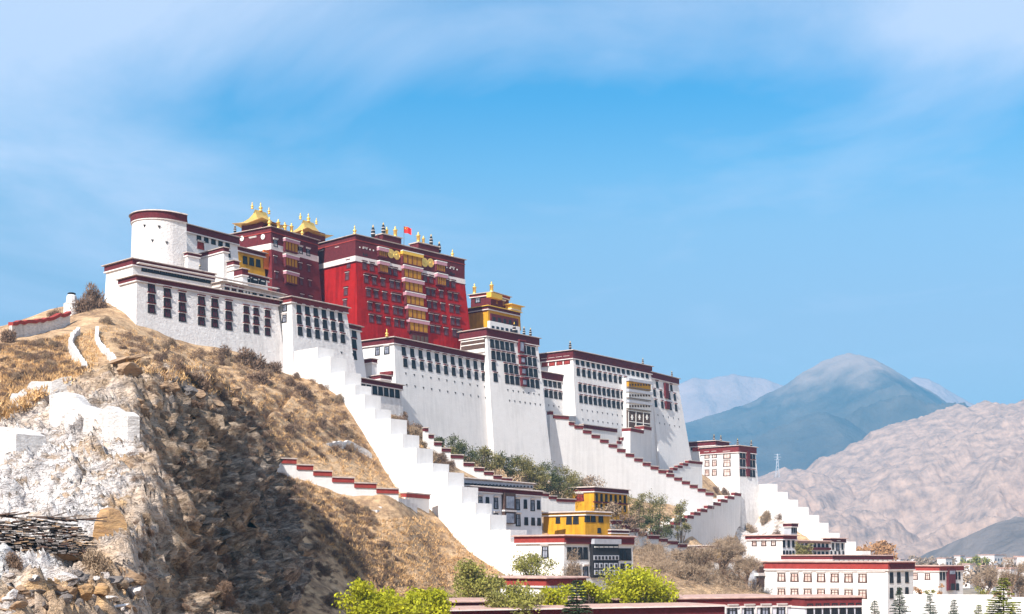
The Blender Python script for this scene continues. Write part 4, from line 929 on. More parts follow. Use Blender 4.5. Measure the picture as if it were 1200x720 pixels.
hillwall('slope_retaining_wall', 'white retaining wall strip buried in tan slope beside the great stair', [(385,523),(408,524),(436,537)], [4,7,6])
# incense burner
p = hit(84, 366) or P(84, 366, 290)
o = thing('incense_burner', 'small white incense burner with dark mouth on the ridge', 'incense burner', p)
q = MB(); q.lathe([(1.9,-1.2),(1.8,1.6),(1.9,1.75),(1.3,2.0),(1.1,3.6),(.8,3.9)], WHITE2, 10); q.build('body', o)
q = MB(); q.lathe([(.8,3.903),(.95,4.2),(.6,4.4)], BLACK, 10); q.build('mouth', o)

# rocks
def rock_mesh(seed, slab=False, m=None):
    bm = bmesh.new(); bmesh.ops.create_icosphere(bm, subdivisions=4, radius=1); rnd = random.Random(seed)
    planes = [(Vector((rnd.gauss(0,1), rnd.gauss(0,1), rnd.gauss(0,1))).normalized(), rnd.uniform(.5, .85)) for _ in range(11)]
    for v in bm.verts:
        for n, d_ in planes:
            e = v.co.dot(n) - d_
            if e > 0: v.co -= n*e
        if slab: v.co.z *= .35
    A = np.array([v.co[:] for v in bm.verts]); d_ = fbm(A[:,0]*2.2+seed, A[:,1]*2.2, A[:,2]*4, 4)*.13
    for v, k_ in zip(bm.verts, d_): v.co *= 1 + k_
    me = bpy.data.meshes.new('boulder'); bm.to_mesh(me); bm.free()
    me.materials.append(m); return me
ROCKT = mat('tan_rock', (.46,.31,.19), 1, col2=(.20,.13,.09), scale=.8, bump=.8, bscale=2.5, stretch=(.6,.6,2))
ROCKO = mat('orange_rock', (.60,.36,.16), 1, col2=(.26,.16,.10), scale=.9, bump=1.0, bscale=2.2, stretch=(.5,.8,2.6))
ROCKW = mat('lime_rock', (.74,.70,.68), 1, col2=(.42,.36,.33), scale=.7, bump=.8, bscale=2.5)
ROCKG = mat('grey_rock', (.22,.19,.18), 1, col2=(.09,.08,.075), scale=.8, bump=.8, bscale=2.5)
def boulder(px, py, w, h, m, label, seed, slab=False, rot=(0,0,0), group=None, dpx=1.0, lift=.25):
    p = hit(px, py)
    if not p: return
    s = p.y / F; o = link('boulder', rock_mesh(seed, slab, m)); tag(o, label, 'boulder', group)
    o.scale = (w/2*s, w/2*s*dpx, h/2*s*(2.2 if slab else 1.0)); o.location = p + Vector((0, w/4*s*dpx, h*s*lift)); o.rotation_euler = rot
boulder(150, 440, 36, 22, ROCKT, 'squat tan boulder carrying the flat slab on the cliff top', 5, lift=.4)
boulder(146, 429, 48, 11, ROCKT, 'flat tilted tan slab overhanging the cliff top', 8, True, (R(5), R(-14), R(20)), lift=.9)
boulder(126, 628, 66, 60, ROCKO, 'large smooth orange rock face beside the slate pile', 12, rot=(R(-14), R(24), R(18)), dpx=.55, lift=.06)
boulder(70, 655, 38, 20, ROCKT, 'flat rusty boulder in front of the slate pile', 15, True, (0, R(10), R(10)))
boulder(92, 700, 34, 24, ROCKO, 'small orange block on white rubble at the bottom', 16)
boulder(118, 698, 24, 20, ROCKO, 'orange cube of rock above the white streak at the bottom', 17)
boulder(150, 680, 40, 20, ROCKT, 'wedge of tan rock at the cliff bottom edge', 18, True, (0, R(25), R(20)))
boulder(90, 676, 14, 12, ROCKG, 'small blue grey stone under the dry bush', 19)
for i in range(46):
    r_ = random.Random(100 + i)
    boulder(r_.uniform(0, 158), r_.uniform(672, 722), r_.uniform(7, 26), r_.uniform(5, 16), r_.choice([ROCKW, ROCKW, ROCKT, ROCKG]), 'angular rubble stone at the foot of the pale outcrop', 200 + i, rot=(r_.uniform(-.4,.4), r_.uniform(-.4,.4), r_.uniform(0,6)), group='rubble stones at the lower left')
for i in range(22):
    r_ = random.Random(400 + i); x_ = r_.uniform(160, 300)
    boulder(x_, r_.uniform(440, 480) + (x_-160)*.12, r_.uniform(8, 24), r_.uniform(6, 16), r_.choice([ROCKG, ROCKT, ROCKT]), 'rough stone jutting from the scrub along the cliff top', 440 + i, rot=(r_.uniform(-.4,.4), r_.uniform(-.4,.4), r_.uniform(0,6)), group='stones along the cliff top')
for i in range(14):
    r_ = random.Random(600 + i)
    boulder(r_.uniform(575, 660), r_.uniform(562, 580), r_.uniform(4, 9), r_.uniform(3, 6), ROCKW, 'pale stone on the bank under the evergreen shrubs', 640 + i, group='pale stones under the bastion')
# slate pile
p = hit(50, 640); o = thing('slate_pile', 'stack of dark thin slates on the pale rocks at far left', 'slate pile', p, R(8))
s_ = p.y / F; q = MB(); r_ = random.Random(5)
for lay in range(20):
    x = -3.6 + r_.uniform(0,.3)
    while x < 3.1:
        w_ = r_.uniform(.18, .62); hmax = 2.15 - .045*(x+1.2)**2 - (0.5 if x > 2.4 else 0)
        zz_ = -.5 + lay*.135 + r_.uniform(-.05,.05) - .05*x
        if zz_ < hmax - .3:
            a = r_.uniform(-.06,.06); d0 = r_.uniform(-.32,.22); hh = r_.uniform(.05,.12)
            q.hexa([(x, d0-.2, zz_),(x+w_, d0-.2, zz_+a),(x+w_, 1.3, zz_+a),(x, 1.3, zz_)], [(x, d0-.2, zz_+hh),(x+w_, d0-.2, zz_+a+hh),(x+w_, 1.3, zz_+a+hh),(x, 1.3, zz_+hh)], r_.choice([TENT, WOOD, ROCKG, ROCKG, ROCKT, BLACK]))
        x += w_*r_.uniform(1.0, 1.25)
q.build('slates', o)
q = MB()
for i in range(26):
    x = r_.uniform(-4, 3); an = r_.uniform(-.5, .5); q.tube((x, -.3+r_.uniform(0,1.2), 2.0-.05*x), (x+1.5*math.cos(an), -.2+r_.uniform(0,1.2), 2.05-.05*x+.8*math.sin(an)), .07, .05, r_.choice([WOOD, BLACK, TENT]), 4)
q.build('branches', o)
p2 = hit(77, 650); o = thing('standing_slate', 'upright pointed grey slate leaning against the slate pile', 'slate', p2)
q = MB(); q.hexa([(-.25,-.1,-.4),(.28,-.1,-.4),(.28,.05,-.4),(-.25,.05,-.4)], [(-.06,.3,1.75),(.02,.3,1.75),(.02,.36,1.75),(-.06,.36,1.75)], mat('blue_slate', (.40,.40,.44), .8)); q.build('slab', o)

# ------------------------------------------------------------------ plants
BARK = mat('bark', (.14,.10,.075), .95, var=.2, scale=3, bump=.4)
LEAFY = mat('spring_leaf', (.50,.47,.020), .7, col2=(.30,.33,.012), scale=.5, island=.35, trans=.35)
LEAFD = mat('evergreen_leaf', (.13,.13,.05), .8, col2=(.05,.065,.025), scale=.5, island=.35, trans=.1)
LEAFO = mat('olive_leaf', (.28,.24,.09), .8, col2=(.15,.135,.05), scale=.5, island=.35, trans=.2)
LEAFM = mat('budding_leaf', (.34,.33,.06), .8, col2=(.22,.20,.07), scale=.5, island=.35, trans=.3)
TWIG = mat('dry_twig', (.24,.155,.105), .95, col2=(.12,.078,.058), scale=.6, island=.35)
TWIG2 = mat('pale_twig', (.34,.25,.17), .95, col2=(.22,.15,.10), scale=.6, island=.3)
RUST = mat('rust_twig', (.40,.22,.10), .95, col2=(.26,.13,.06), scale=.6, island=.3)
NEEDLE = mat('spruce_needle', (.06,.085,.04), .8, col2=(.035,.055,.03), scale=.8, island=.35)
NEEDLY = mat('young_needle', (.24,.25,.04), .8, col2=(.12,.15,.03), scale=.8, island=.35)
def leaf_cloud(name, C, spread, n, size, m, seed, mesh_only=False, flat=.8):
    """n little leaf faces scattered around the clump centres C"""
    rs = np.random.RandomState(seed); C = np.asarray(C); k_ = rs.randint(0, len(C), n)
    off = rs.normal(size=(n, 3)); off /= np.maximum(np.linalg.norm(off, axis=1)[:, None], 1e-6); off *= (rs.rand(n, 1)**.55) * spread; off[:, 2] *= flat
    c = C[k_] + off
    a = rs.normal(size=(n, 3)); a /= np.linalg.norm(a, axis=1)[:, None]; b_ = np.cross(a, rs.normal(size=(n, 3))); b_ /= np.maximum(np.linalg.norm(b_, axis=1)[:, None], 1e-6)
    s = size * rs.uniform(.6, 1.35, (n, 1)); a = a*s; b_ = b_*s*.6
    V_ = np.stack([c - a, c + b_, c + a, c - b_], 1).reshape(-1, 3); Q_ = np.arange(4*n).reshape(-1, 4)
    me = np_mesh(name, V_, Q_); me.materials.append(m); return me
def limb_tree(mb, h, r, seed, m, levels=3, spread=.75, nl=5, trunkfrac=.35, lean=.1):
    """trunk with recursive limbs; returns limb tips"""
    rnd = random.Random(seed); tips = []
    def grow(p, d_, L, rad, lev):
        q = p; segs = 3
        for i in range(segs):
            d_ = (d_ + Vector((rnd.gauss(0,.16), rnd.gauss(0,.16), rnd.gauss(.04,.1)))).normalized(); n_ = q + d_*(L/segs)
            mb.tube(q, n_, rad*(1-.25*i/segs), rad*(1-.25*(i+1)/segs), m, 5 if lev > 1 else 3); q = n_
            if lev < levels and i > 0: tips.append(q.copy())
        if lev == 0: tips.append(q.copy()); return
        for k_ in range(nl if lev == levels else rnd.randint(3, 4)):
            a = rnd.uniform(0, 6.28); t_ = rnd.uniform(.35, 1.0)*spread
            e = d_.orthogonal().normalized(); f_ = d_.cross(e)
            nd = (d_ + (e*math.cos(a) + f_*math.sin(a))*t_*1.3).normalized()
            grow(q - d_*L*rnd.uniform(0,.3), nd, L*rnd.uniform(.6,.8), rad*.58, lev-1)
    d0 = Vector((rnd.gauss(0, lean), rnd.gauss(0, lean), 1)).normalized()
    grow(Vector((0,0,-.5)), d0, h*trunkfrac, r, levels); return tips
def fit(mb, w, h):
    """scale a grown tree so that it is h high and w wide"""
    A = np.array(mb.v); sz = A[:,2].max(); sx_ = max(np.percentile(np.abs(A[:,0]), 98), np.percentile(np.abs(A[:,1]), 98))
    return (w/2)/max(sx_, .1), h/max(sz, .1)
def leaf_tree(name, label, px, pybase, pytop, wpx, D=None, leaf=LEAFY, n=5000, size=.28, seed=1, group=None, z=None, cat='tree', trunkfrac=.3):
    if D is None: p = hit(px, pybase); D = p.y
    else:
        p = P(px, pybase, D); p.z = z if z is not None else max(0, ground_z(p.x, p.y))
    top_ = P(px, pytop - (5 if z is not None else 0), D).z; h = top_ - p.z; w = wpx*1.1*D/F; rs = np.random.RandomState(seed)
    o = thing(name, label, cat, p, rs.uniform(0, 6.28), group)
    rz_ = h*.5 if cat in ('shrub', 'bush') else min(h*.46, w*.52); zc = h - rz_*1.02; nc = 26 if n > 3000 else 14
    C = []
    while len(C) < nc:
        d_ = rs.normal(size=3); d_ /= np.linalg.norm(d_); d_[2] = d_[2] if d_[2] > -.55 else -d_[2]; k_ = rs.uniform(.35, .86)
        C.append((d_[0]*w/2*k_, d_[1]*w/2*k_, zc + d_[2]*rz_*k_))
    C = np.array(C); mb = MB(); r0 = max(.06, min(h*.022, w*.04)); fork = Vector((0, 0, max(.2, (zc-rz_)*.9)))
    mb.tube((0,0,-.5), fork, r0, r0*.75, BARK, 7)
    for q in C:
        q = Vector(q); m1 = fork.lerp(q, .5) + Vector((0,0,.12*rz_)) + Vector(rs.normal(size=3)*.06*w)
        mb.tube(fork, m1, r0*.5, r0*.3, BARK, 4); mb.tube(m1, q, r0*.3, r0*.1, BARK, 3)
        for _ in range(3): mb.tube(q, q + Vector(rs.normal(size=3))*w*.09, r0*.1, .01, BARK, 3)
    mb.build('trunk', o)
    # clumps of different sizes: uneven outline with gaps between them
    per = n // nc; Vs = []
    me_list = []
    for i, q in enumerate(C):
        rad = w*rs.uniform(.10, .19)*(1.45 if w < 11 else 1.0); kk = int(per*rs.uniform(.6, 1.4)); of = rs.normal(size=(kk, 3)); of /= np.linalg.norm(of, axis=1)[:, None]; of *= (rs.rand(kk, 1)**.5)*rad*rs.uniform(.75, 1.25, (kk, 1)); of[:, 2] *= .8
        me_list.append(q + of)
    c = np.concatenate(me_list); nn = len(c)
    a = rs.normal(size=(nn, 3)); a /= np.linalg.norm(a, axis=1)[:, None]; b_ = np.cross(a, rs.normal(size=(nn, 3))); b_ /= np.maximum(np.linalg.norm(b_, axis=1)[:, None], 1e-6)
    s = size*rs.uniform(.5, 1.2, (nn, 1)); a = a*s; b_ = b_*s*.55
    me = np_mesh('crown', np.stack([c - a, c + b_, c + a, c - b_], 1).reshape(-1, 3), np.arange(4*nn).reshape(-1, 4)); me.materials.append(leaf); link('crown', me, o)
    return o
def bare_tree(name, label, px, pybase, pytop, wpx, D, seed=1, m=TWIG, group=None, z=None, fuzz=0, fm=None):
    p = P(px, pybase, D); p.z = max(0, ground_z(p.x, p.y)) if z is None else z
    h = P(px, pytop, D).z - p.z; w = wpx*D/F
    o = thing(name, label, 'tree', p, 0, group); mb = MB(); tips = limb_tree(mb, h, h*.028, seed, m, 4, .75, 5, .3)
    kx, kz = fit(mb, w*.9, h*.96); mb.v = [(x*kx, y*kx, z_*kz if z_ > 0 else z_) for x, y, z_ in mb.v]
    mb.build('trunk', o); C = np.array([(t_.x*kx, t_.y*kx, t_.z*kz) for t_ in tips])
    link('crown', twig_cloud('crown', C, 1.0 + w*.03, 2600 + fuzz, .045*D/330, fm or TWIG2, seed), o); return o
def twig_cloud(name, C, L, n, wd, m, seed, up=.5):
    rs = np.random.RandomState(seed); C = np.asarray(C); c = C[rs.randint(0, len(C), n)] + rs.normal(size=(n, 3))*.25*L
    d_ = rs.normal(size=(n, 3)); d_[:, 2] += up; d_ /= np.linalg.norm(d_, axis=1)[:, None]; s = np.cross(d_, rs.normal(size=(n, 3))); s /= np.maximum(np.linalg.norm(s, axis=1)[:, None], 1e-6)
    l = L*rs.uniform(.5, 1.2, (n, 1)); s = s*wd
    V_ = np.stack([c - s, c + s, c + d_*l], 1).reshape(-1, 3); me = np_mesh(name, V_, np.arange(3*n).reshape(-1, 3)); me.materials.append(m); return me
def shrub_arrays(seed, n):
    """fine twigs filling an uneven dome about 1 m in radius"""
    rs = np.random.RandomState(seed); nc = 9
    cc = rs.normal(size=(nc, 3)); cc /= np.linalg.norm(cc, axis=1)[:, None]; cc *= rs.uniform(.15, .72, (nc, 1)); cc[:, 2] = np.abs(cc[:, 2])*.8
    rr = rs.uniform(.24, .46, nc); k_ = rs.randint(0, nc, n)
    o_ = rs.normal(size=(n, 3)); o_ /= np.linalg.norm(o_, axis=1)[:, None]; o_ *= (rs.rand(n, 1)**.4)*rr[k_][:, None]
    c = cc[k_] + o_; dd = o_/np.linalg.norm(o_, axis=1)[:, None]*.7 + rs.normal(size=(n, 3))*.6 + np.array([0,0,.35]); dd /= np.linalg.norm(dd, axis=1)[:, None]
    l = rs.uniform(.07, .20, (n, 1)); s = np.cross(dd, rs.normal(size=(n, 3))); s /= np.maximum(np.linalg.norm(s, axis=1)[:, None], 1e-6); s *= rs.uniform(.010, .030, (n, 1))
    return np.stack([c - s, c + s, c + dd*l], 1).reshape(-1, 3)
def shrub_mesh(seed, m, n=520):
    V_ = shrub_arrays(seed, n); me = np_mesh('shrub', V_, np.arange(len(V_)).reshape(-1, 3)); me.materials.append(m); return me
SH = [shrub_mesh(i, m, 2600) for i, m in enumerate([TWIG, TWIG, TWIG2, TWIG, TWIG2, TWIG])]
def shrub(px, py, wpx, label, group, i, hpx=None, name='dry_shrub', meshes=SH, zlift=0):
    p = hit(px, py)
    if not p or p.y > 520: return None
    s = wpx*p.y/F/2; o = link(name, meshes[i % len(meshes)]); tag(o, label, 'shrub', group)
    o.location = p + Vector((0, s*.3, -.1*s)); o.scale = (s, s, s*(hpx/wpx*1.9 if hpx else 1.1)); o.rotation_euler = (0, 0, i*2.4); return o
# named shrubs seen one by one
shrub(112, 668, 52, 'big rust brown bush in front of the slate pile', None, 4, 40)
shrub(10, 665, 34, 'brown bush at the left edge below the slate pile', None, 0, 28)
shrub(8, 402, 36, 'leafless grey bush at the left end of the ridge wall', None, 1, 34)
shrub(62, 371, 22, 'small leafless bush behind the ridge wall', None, 3, 18)
shrub(104, 362, 44, 'tall red brown thicket against the west wing corner', None, 0, 46)
shrub(94, 366, 36, 'tall leafless thicket rising behind the incense burner', None, 3, 40)
shrub(114, 352, 40, 'red brown thicket high against the long upper gallery corner', None, 5, 44)
shrub(124, 380, 24, 'grey tuft at the west wing foot', None, 2, 16)
shrub(72, 458, 20, 'brown tuft growing over the broken white wall', None, 1, 16)
shrub(262, 418, 34, 'brown thicket left of the wide dark brown thicket', None, 5, 22)
shrub(300, 446, 44, 'low brown thicket in front of the wide dark brown thicket', None, 3, 24)
shrub(350, 462, 34, 'brown bush beside the head of the great stair', None, 0, 22)
shrub(284, 428, 62, 'wide dark brown thicket under the west wing windows', None, 0, 34)
shrub(320, 436, 34, 'brown bush at the corner tower foot', None, 1, 26)
shrub(336, 505, 28, 'lone grey bush upper left of the red stepped wall', None, 3, 18)
shrub(408, 512, 28, 'round tan bush beside the great stair', None, 2, 18)
shrub(375, 498, 28, 'grey bush halfway between cliff and great stair', None, 1, 18)
shrub(228, 452, 40, 'dark bush on the cliff brow', None, 0, 26)
def scatter(n, reg, wr, label, group, seed, name='dry_shrub', meshes=SH, flat=.75):
    r_ = random.Random(seed); c = 0; tries = 0
    while c < n and tries < n*6:
        tries += 1
        x, y = r_.uniform(reg[0], reg[2]), r_.uniform(reg[1], reg[3])
        if not reg[4](x, y): continue
        w_ = r_.uniform(*wr)
        if shrub(x, y, w_, label, group, r_.randint(0, 50), w_*flat*r_.uniform(.7,1.1), name, meshes): c += 1
inpoly = lambda poly: (lambda x, y: sum(((poly[i][1] > y) != (poly[i-1][1] > y)) and (x < (poly[i-1][0]-poly[i][0])*(y-poly[i][1])/(poly[i-1][1]-poly[i][1]) + poly[i][0]) for i in range(len(poly))) % 2 == 1)
scatter(50, (0,385,125,470, inpoly([(0,405),(70,395),(80,420),(100,436),(30,455),(0,490)])), (10,22), 'low brown scrub bush on the tan ridge slope at upper left', 'scrub on the western ridge', 21)
scatter(60, (120,385,420,540, inpoly([(125,390),(160,392),(230,412),(335,425),(390,460),(440,545),(330,535),(300,480),(230,450),(150,425)])), (9,24), 'low dry scrub bush on the slope between west wing and red stepped wall', 'scrub below the west wing', 22)
scatter(65, (320,550,520,700, inpoly([(325,555),(400,585),(440,600),(445,620),(520,690),(420,690),(380,640),(340,590)])), (9,20), 'brown scrub bush on the slope under the red stepped wall', 'scrub under the red stepped wall', 23)
scatter(70, (160,440,460,720, inpoly([(160,445),(240,460),(300,470),(325,540),(335,590),(400,650),(440,700),(430,720),(170,720),(150,560)])), (10,30), 'dark scrub bush clinging to the shaded cliff', 'scrub on the shaded cliff', 24)
scatter(25, (440,480,540,560, inpoly([(445,482),(490,492),(545,548),(520,556),(470,508)])), (16,30), 'brown scrub bush in the gully behind the great stair', 'scrub in the stair gully', 25)
# grass: a mass of tufts nobody could count
gpts = []
for reg, n_ in (([(0,405),(70,395),(120,385),(125,415),(100,436),(0,495)], 2200), ([(118,378),(160,388),(230,410),(335,425),(390,460),(480,590),(440,570),(330,535),(300,480),(150,430)], 5200), ([(325,550),(440,598),(445,610),(500,605),(590,668),(520,700),(420,695),(380,640)], 4200), ([(445,482),(490,492),(540,545),(510,552),(470,500)], 800), ([(530,535),(700,570),(830,600),(800,640),(700,600),(600,570)], 1500)):
    f_ = inpoly(reg); xs = [q_[0] for q_ in reg]; ys = [q_[1] for q_ in reg]; r_ = random.Random(n_); c = 0
    while c < n_:
        x, y = r_.uniform(min(xs), max(xs)), r_.uniform(min(ys), max(ys)); c += 1
        if f_(x, y):
            h_ = hit(x, y)
            if h_ and h_.y < 480: gpts.append(h_[:])
gp = np.array(gpts); rs = np.random.RandomState(9); G = np.repeat(gp, 9, 0); n_ = len(G)
c = G + rs.normal(size=(n_, 3))*np.array([.35,.35,.0]); d_ = rs.normal(size=(n_, 3))*.55; d_[:, 2] = 1; s_ = rs.normal(size=(n_, 3)); s_[:, 2] = 0; s_ = s_/np.linalg.norm(s_, axis=1)[:, None]*.07
l_ = rs.uniform(.3, .8, (n_, 1)); c[:, 2] -= .1
me = np_mesh('dry_grass', np.stack([c - s_, c + s_, c + d_*l_], 1).reshape(-1, 3), np.arange(3*n_).reshape(-1, 3))
me.materials.append(mat('straw', (.66,.42,.20), 1, col2=(.42,.25,.11), scale=.15, island=.35))
tag(link('dry_grass', me), 'tan dry grass tufts covering the hillside', 'grass', kind='stuff')

# lower scrub beyond the counted bushes, one mass
protos = [shrub_arrays(60+i, 420) for i in range(4)]; Vs = []; r_ = random.Random(77)
for reg, n_, wr in (([(0,405),(70,395),(80,420),(100,436),(30,455),(0,490)], 300, (8,18)), ([(125,390),(160,392),(230,412),(335,425),(390,460),(440,545),(330,535),(300,480),(230,450),(150,425)], 620, (9,21)),
                    ([(325,555),(400,585),(440,600),(440,630),(480,690),(420,690),(380,640),(340,590)], 640, (8,18)), ([(160,445),(240,460),(300,470),(325,540),(335,590),(400,650),(440,700),(430,720),(170,720),(150,560)], 420, (7,18)), ([(440,600),(500,605),(590,668),(520,690),(470,680)], 40, (4,7))):
    f_ = inpoly(reg); xs = [q_[0] for q_ in reg]; ys = [q_[1] for q_ in reg]
    for _ in range(n_*2):
        x, y = r_.uniform(min(xs), max(xs)), r_.uniform(min(ys), max(ys))
        if not f_(x, y): continue
        h_ = hit(x, y)
        if h_ is None or h_.y > 400: continue
        s = r_.uniform(*wr)*h_.y/F/2; an = r_.uniform(0, 6.28); A_ = r_.choice(protos)*np.array([s, s, s*.85]); ca, sa = math.cos(an), math.sin(an)
        Vs.append(np.stack([A_[:,0]*ca - A_[:,1]*sa, A_[:,0]*sa + A_[:,1]*ca, A_[:,2]], 1) + np.array(h_[:]))
Vs = np.concatenate(Vs); me = np_mesh('low_scrub', Vs, np.arange(len(Vs)).reshape(-1, 3)); me.materials.append(TWIG)
tag(link('low_scrub', me), 'low brown scrub covering hillside and cliff', 'scrub', kind='stuff')

# evergreen shrubs under the bastion wall
EV = 'evergreens in front of the great bastion'
for i, (px, pb, pt, w_, D_, lab) in enumerate([(550,556,524,24,350,'low olive shrub between the dark pointed shrub and the next'),(582,566,536,26,354,'low olive shrub right of the broad olive one'),(628,570,546,24,357,'squat olive shrub behind the attic roof'),(650,574,548,26,364,'squat grey olive shrub left of the brownish one'),(674,576,552,26,370,'last low olive shrub before the leafless pale shrub'),(525,545,526,18,346,'low olive shrub beside the topmost little evergreen')]):
    leaf_tree('evergreen_shrub', lab, px, pb + 5, pt - 2, w_*1.3, D_, LEAFO if i % 3 else LEAFD, 2200, .25, 150+i, EV, cat='shrub')
for i, (px, pb, pt, w_, D_, lf, lab) in enumerate([
    (512,530,515,14,344,LEAFD,'dark little evergreen at the top of the shrubbery stair'), (535,543,513,26,350,LEAFD,'dark green pointed shrub second from the left under the bastion'), (565,560,523,36,352,LEAFO,'olive shrub left of centre in front of the bastion wall'),
    (598,566,531,34,356,LEAFD,'dense green shrub in the middle of the bastion shrub row'), (615,568,535,30,356,LEAFO,'yellowish olive shrub right of the dense green shrub'), (638,570,540,32,362,LEAFD,'dark round shrub above the grey trimmed house attic'),
    (660,572,546,30,366,LEAFO,'brownish olive shrub at the bastion tower foot'), (690,578,553,34,372,TWIG2,'leafless pale shrub above the upper ochre house'),
    (745,606,571,22,402,LEAFO,'thin tall shrub left of the pair of small trees'), (770,606,572,28,404,LEAFO,'grey green round tree on the bank beneath the stair wall'), (776,620,587,22,398,LEAFD,'small bright green tree with bare stem on the bank'),
    (798,604,578,18,412,LEAFO,'thin olive tree at the right end of the bank'), (752,622,598,18,394,LEAFD,'dark conical shrub behind the garden stair'), (716,622,588,34,346,TWIG2,'wide leafless shrub hanging over the upper ochre house'), (738,628,598,34,352,TWIG,'brown leafless shrub right of the upper ochre house')]):
    leaf_tree('evergreen_shrub' if lf in (LEAFD, LEAFO) else 'leafless_shrub', lab, px, pb + 5, pt - 3, w_*1.3, D_, lf, 2500, .25, 50+i, EV if i < 7 else 'trees on the bank below the stair', cat='shrub', trunkfrac=.2)
    if False: pass
# rocks bushes near the east tower
for i, (px, py, w_, lab) in enumerate([(848,582,18,'tan bush at the foot of the far tower house'),(838,577,16,'pale leafless bush left of the far tower house foot'),(900,612,24,'brown bush on rocks beside the east stair'),(916,608,20,'grey brown bush against the east stair'),(880,625,20,'tan bush on white stained rocks'),(912,632,18,'low bush above the gatehouse roof')]):
    shrub(px, py, w_, lab, None, i, w_*.9)
# bright willows and budding trees at the bottom
leaf_tree('willow', 'bright yellow green tree at the cliff foot, leftmost of the green trees', 447, 745, 673, 118, 150, LEAFY, 12000, .24, 71, None, 0)
leaf_tree('willow', 'bright green low tree touching the right of the leftmost green tree', 500, 745, 690, 60, 160, LEAFY, 6500, .26, 72, None, 0)
leaf_tree('budding_tree', 'yellow olive tree between the dry slope and flat roofed shed', 558, 722, 654, 116, 205, LEAFM, 13000, .26, 73, None, 0)
leaf_tree('budding_tree', 'thin grey green tree in front of the flat roofed shed', 606, 724, 681, 90, 175, LEAFM, 6500, .25, 74, None, 0)
leaf_tree('budding_tree', 'sparse budding tree left of the dark loggia house front', 622, 706, 648, 72, 245, LEAFM, 4200, .24, 75, None, 0)
leaf_tree('willow', 'yellow green bush right of the flat roofed shed', 652, 722, 688, 46, 185, LEAFY, 2600, .25, 76, None, 0)
leaf_tree('willow', 'broad vivid green tree right of the dark loggia house', 756, 727, 660, 122, 200, LEAFY, 15000, .28, 77, None, 0)
leaf_tree('willow', 'paler green tree with thin crown left of the broad vivid green tree', 722, 727, 664, 88, 206, LEAFM, 6500, .27, 78, None, 0)
leaf_tree('willow', 'low green bush in front of the dark loggia house corner', 695, 725, 682, 40, 195, LEAFY, 2400, .25, 79, None, 0)
# bare trees
bare_tree('bare_tree', 'large leafless tree in front of the side house', 855, 705, 630, 78, 318, 81)
bare_tree('bare_tree', 'leafless tree with forked trunk left of the large leafless tree', 828, 705, 640, 54, 305, 82)
bare_tree('bare_tree', 'small leafless tree above the garden wall', 795, 690, 645, 44, 350, 83)
bare_tree('bare_tree', 'leafless tree in front of the dark loggia house windows', 672, 705, 640, 34, 240, 84)
bare_tree('bare_tree', 'wide leafless tree at the right picture edge', 1185, 720, 652, 66, 330, 85, fuzz=1500)
bare_tree('bare_tree', 'leafless grey tree behind the compound wall right end', 1152, 720, 664, 44, 420, 86)
bare_tree('bare_tree', 'small leafless tree beside the lower garden stair', 812, 690, 652, 40, 335, 87)
bare_tree('bare_tree', 'leafless tree standing low between green tree and forked tree', 805, 712, 664, 46, 300, 188, fuzz=900)
bare_tree('bare_tree', 'broad leafless tree just left of the annex', 876, 712, 650, 46, 312, 189, fuzz=900)
bare_tree('bare_tree', 'tall leafless tree behind the large leafless tree', 845, 690, 628, 60, 345, 190, fuzz=1200)
bare_tree('bare_tree', 'leafless tree at the foot of the shaded stair side', 765, 690, 640, 40, 360, 191, fuzz=600)
leaf_tree('budding_tree', 'budding olive tree hiding the gallery front', 942, 700, 640, 26, 345, LEAFO, 1300, .3, 88, None, 0)
# hedge of rust coloured bushes by the far small house
for i, (px, w_, lab) in enumerate([(1076,14,'leftmost rust yellow bush before the far small house'),(1090,14,'middle rust yellow bush before the far small house'),(1104,16,'right rust yellow bush before the far small house'),(1150,22,'rust yellow bush behind the compound wall left of the big spruce'),(1165,20,'rust yellow bush touching the big spruce')]):
    leaf_tree('rust_bush', lab, px, 712, 684, w_, 330, LEAFM if i % 2 else RUST, 700, .3, 120+i, None, 0, 'bush', .15)
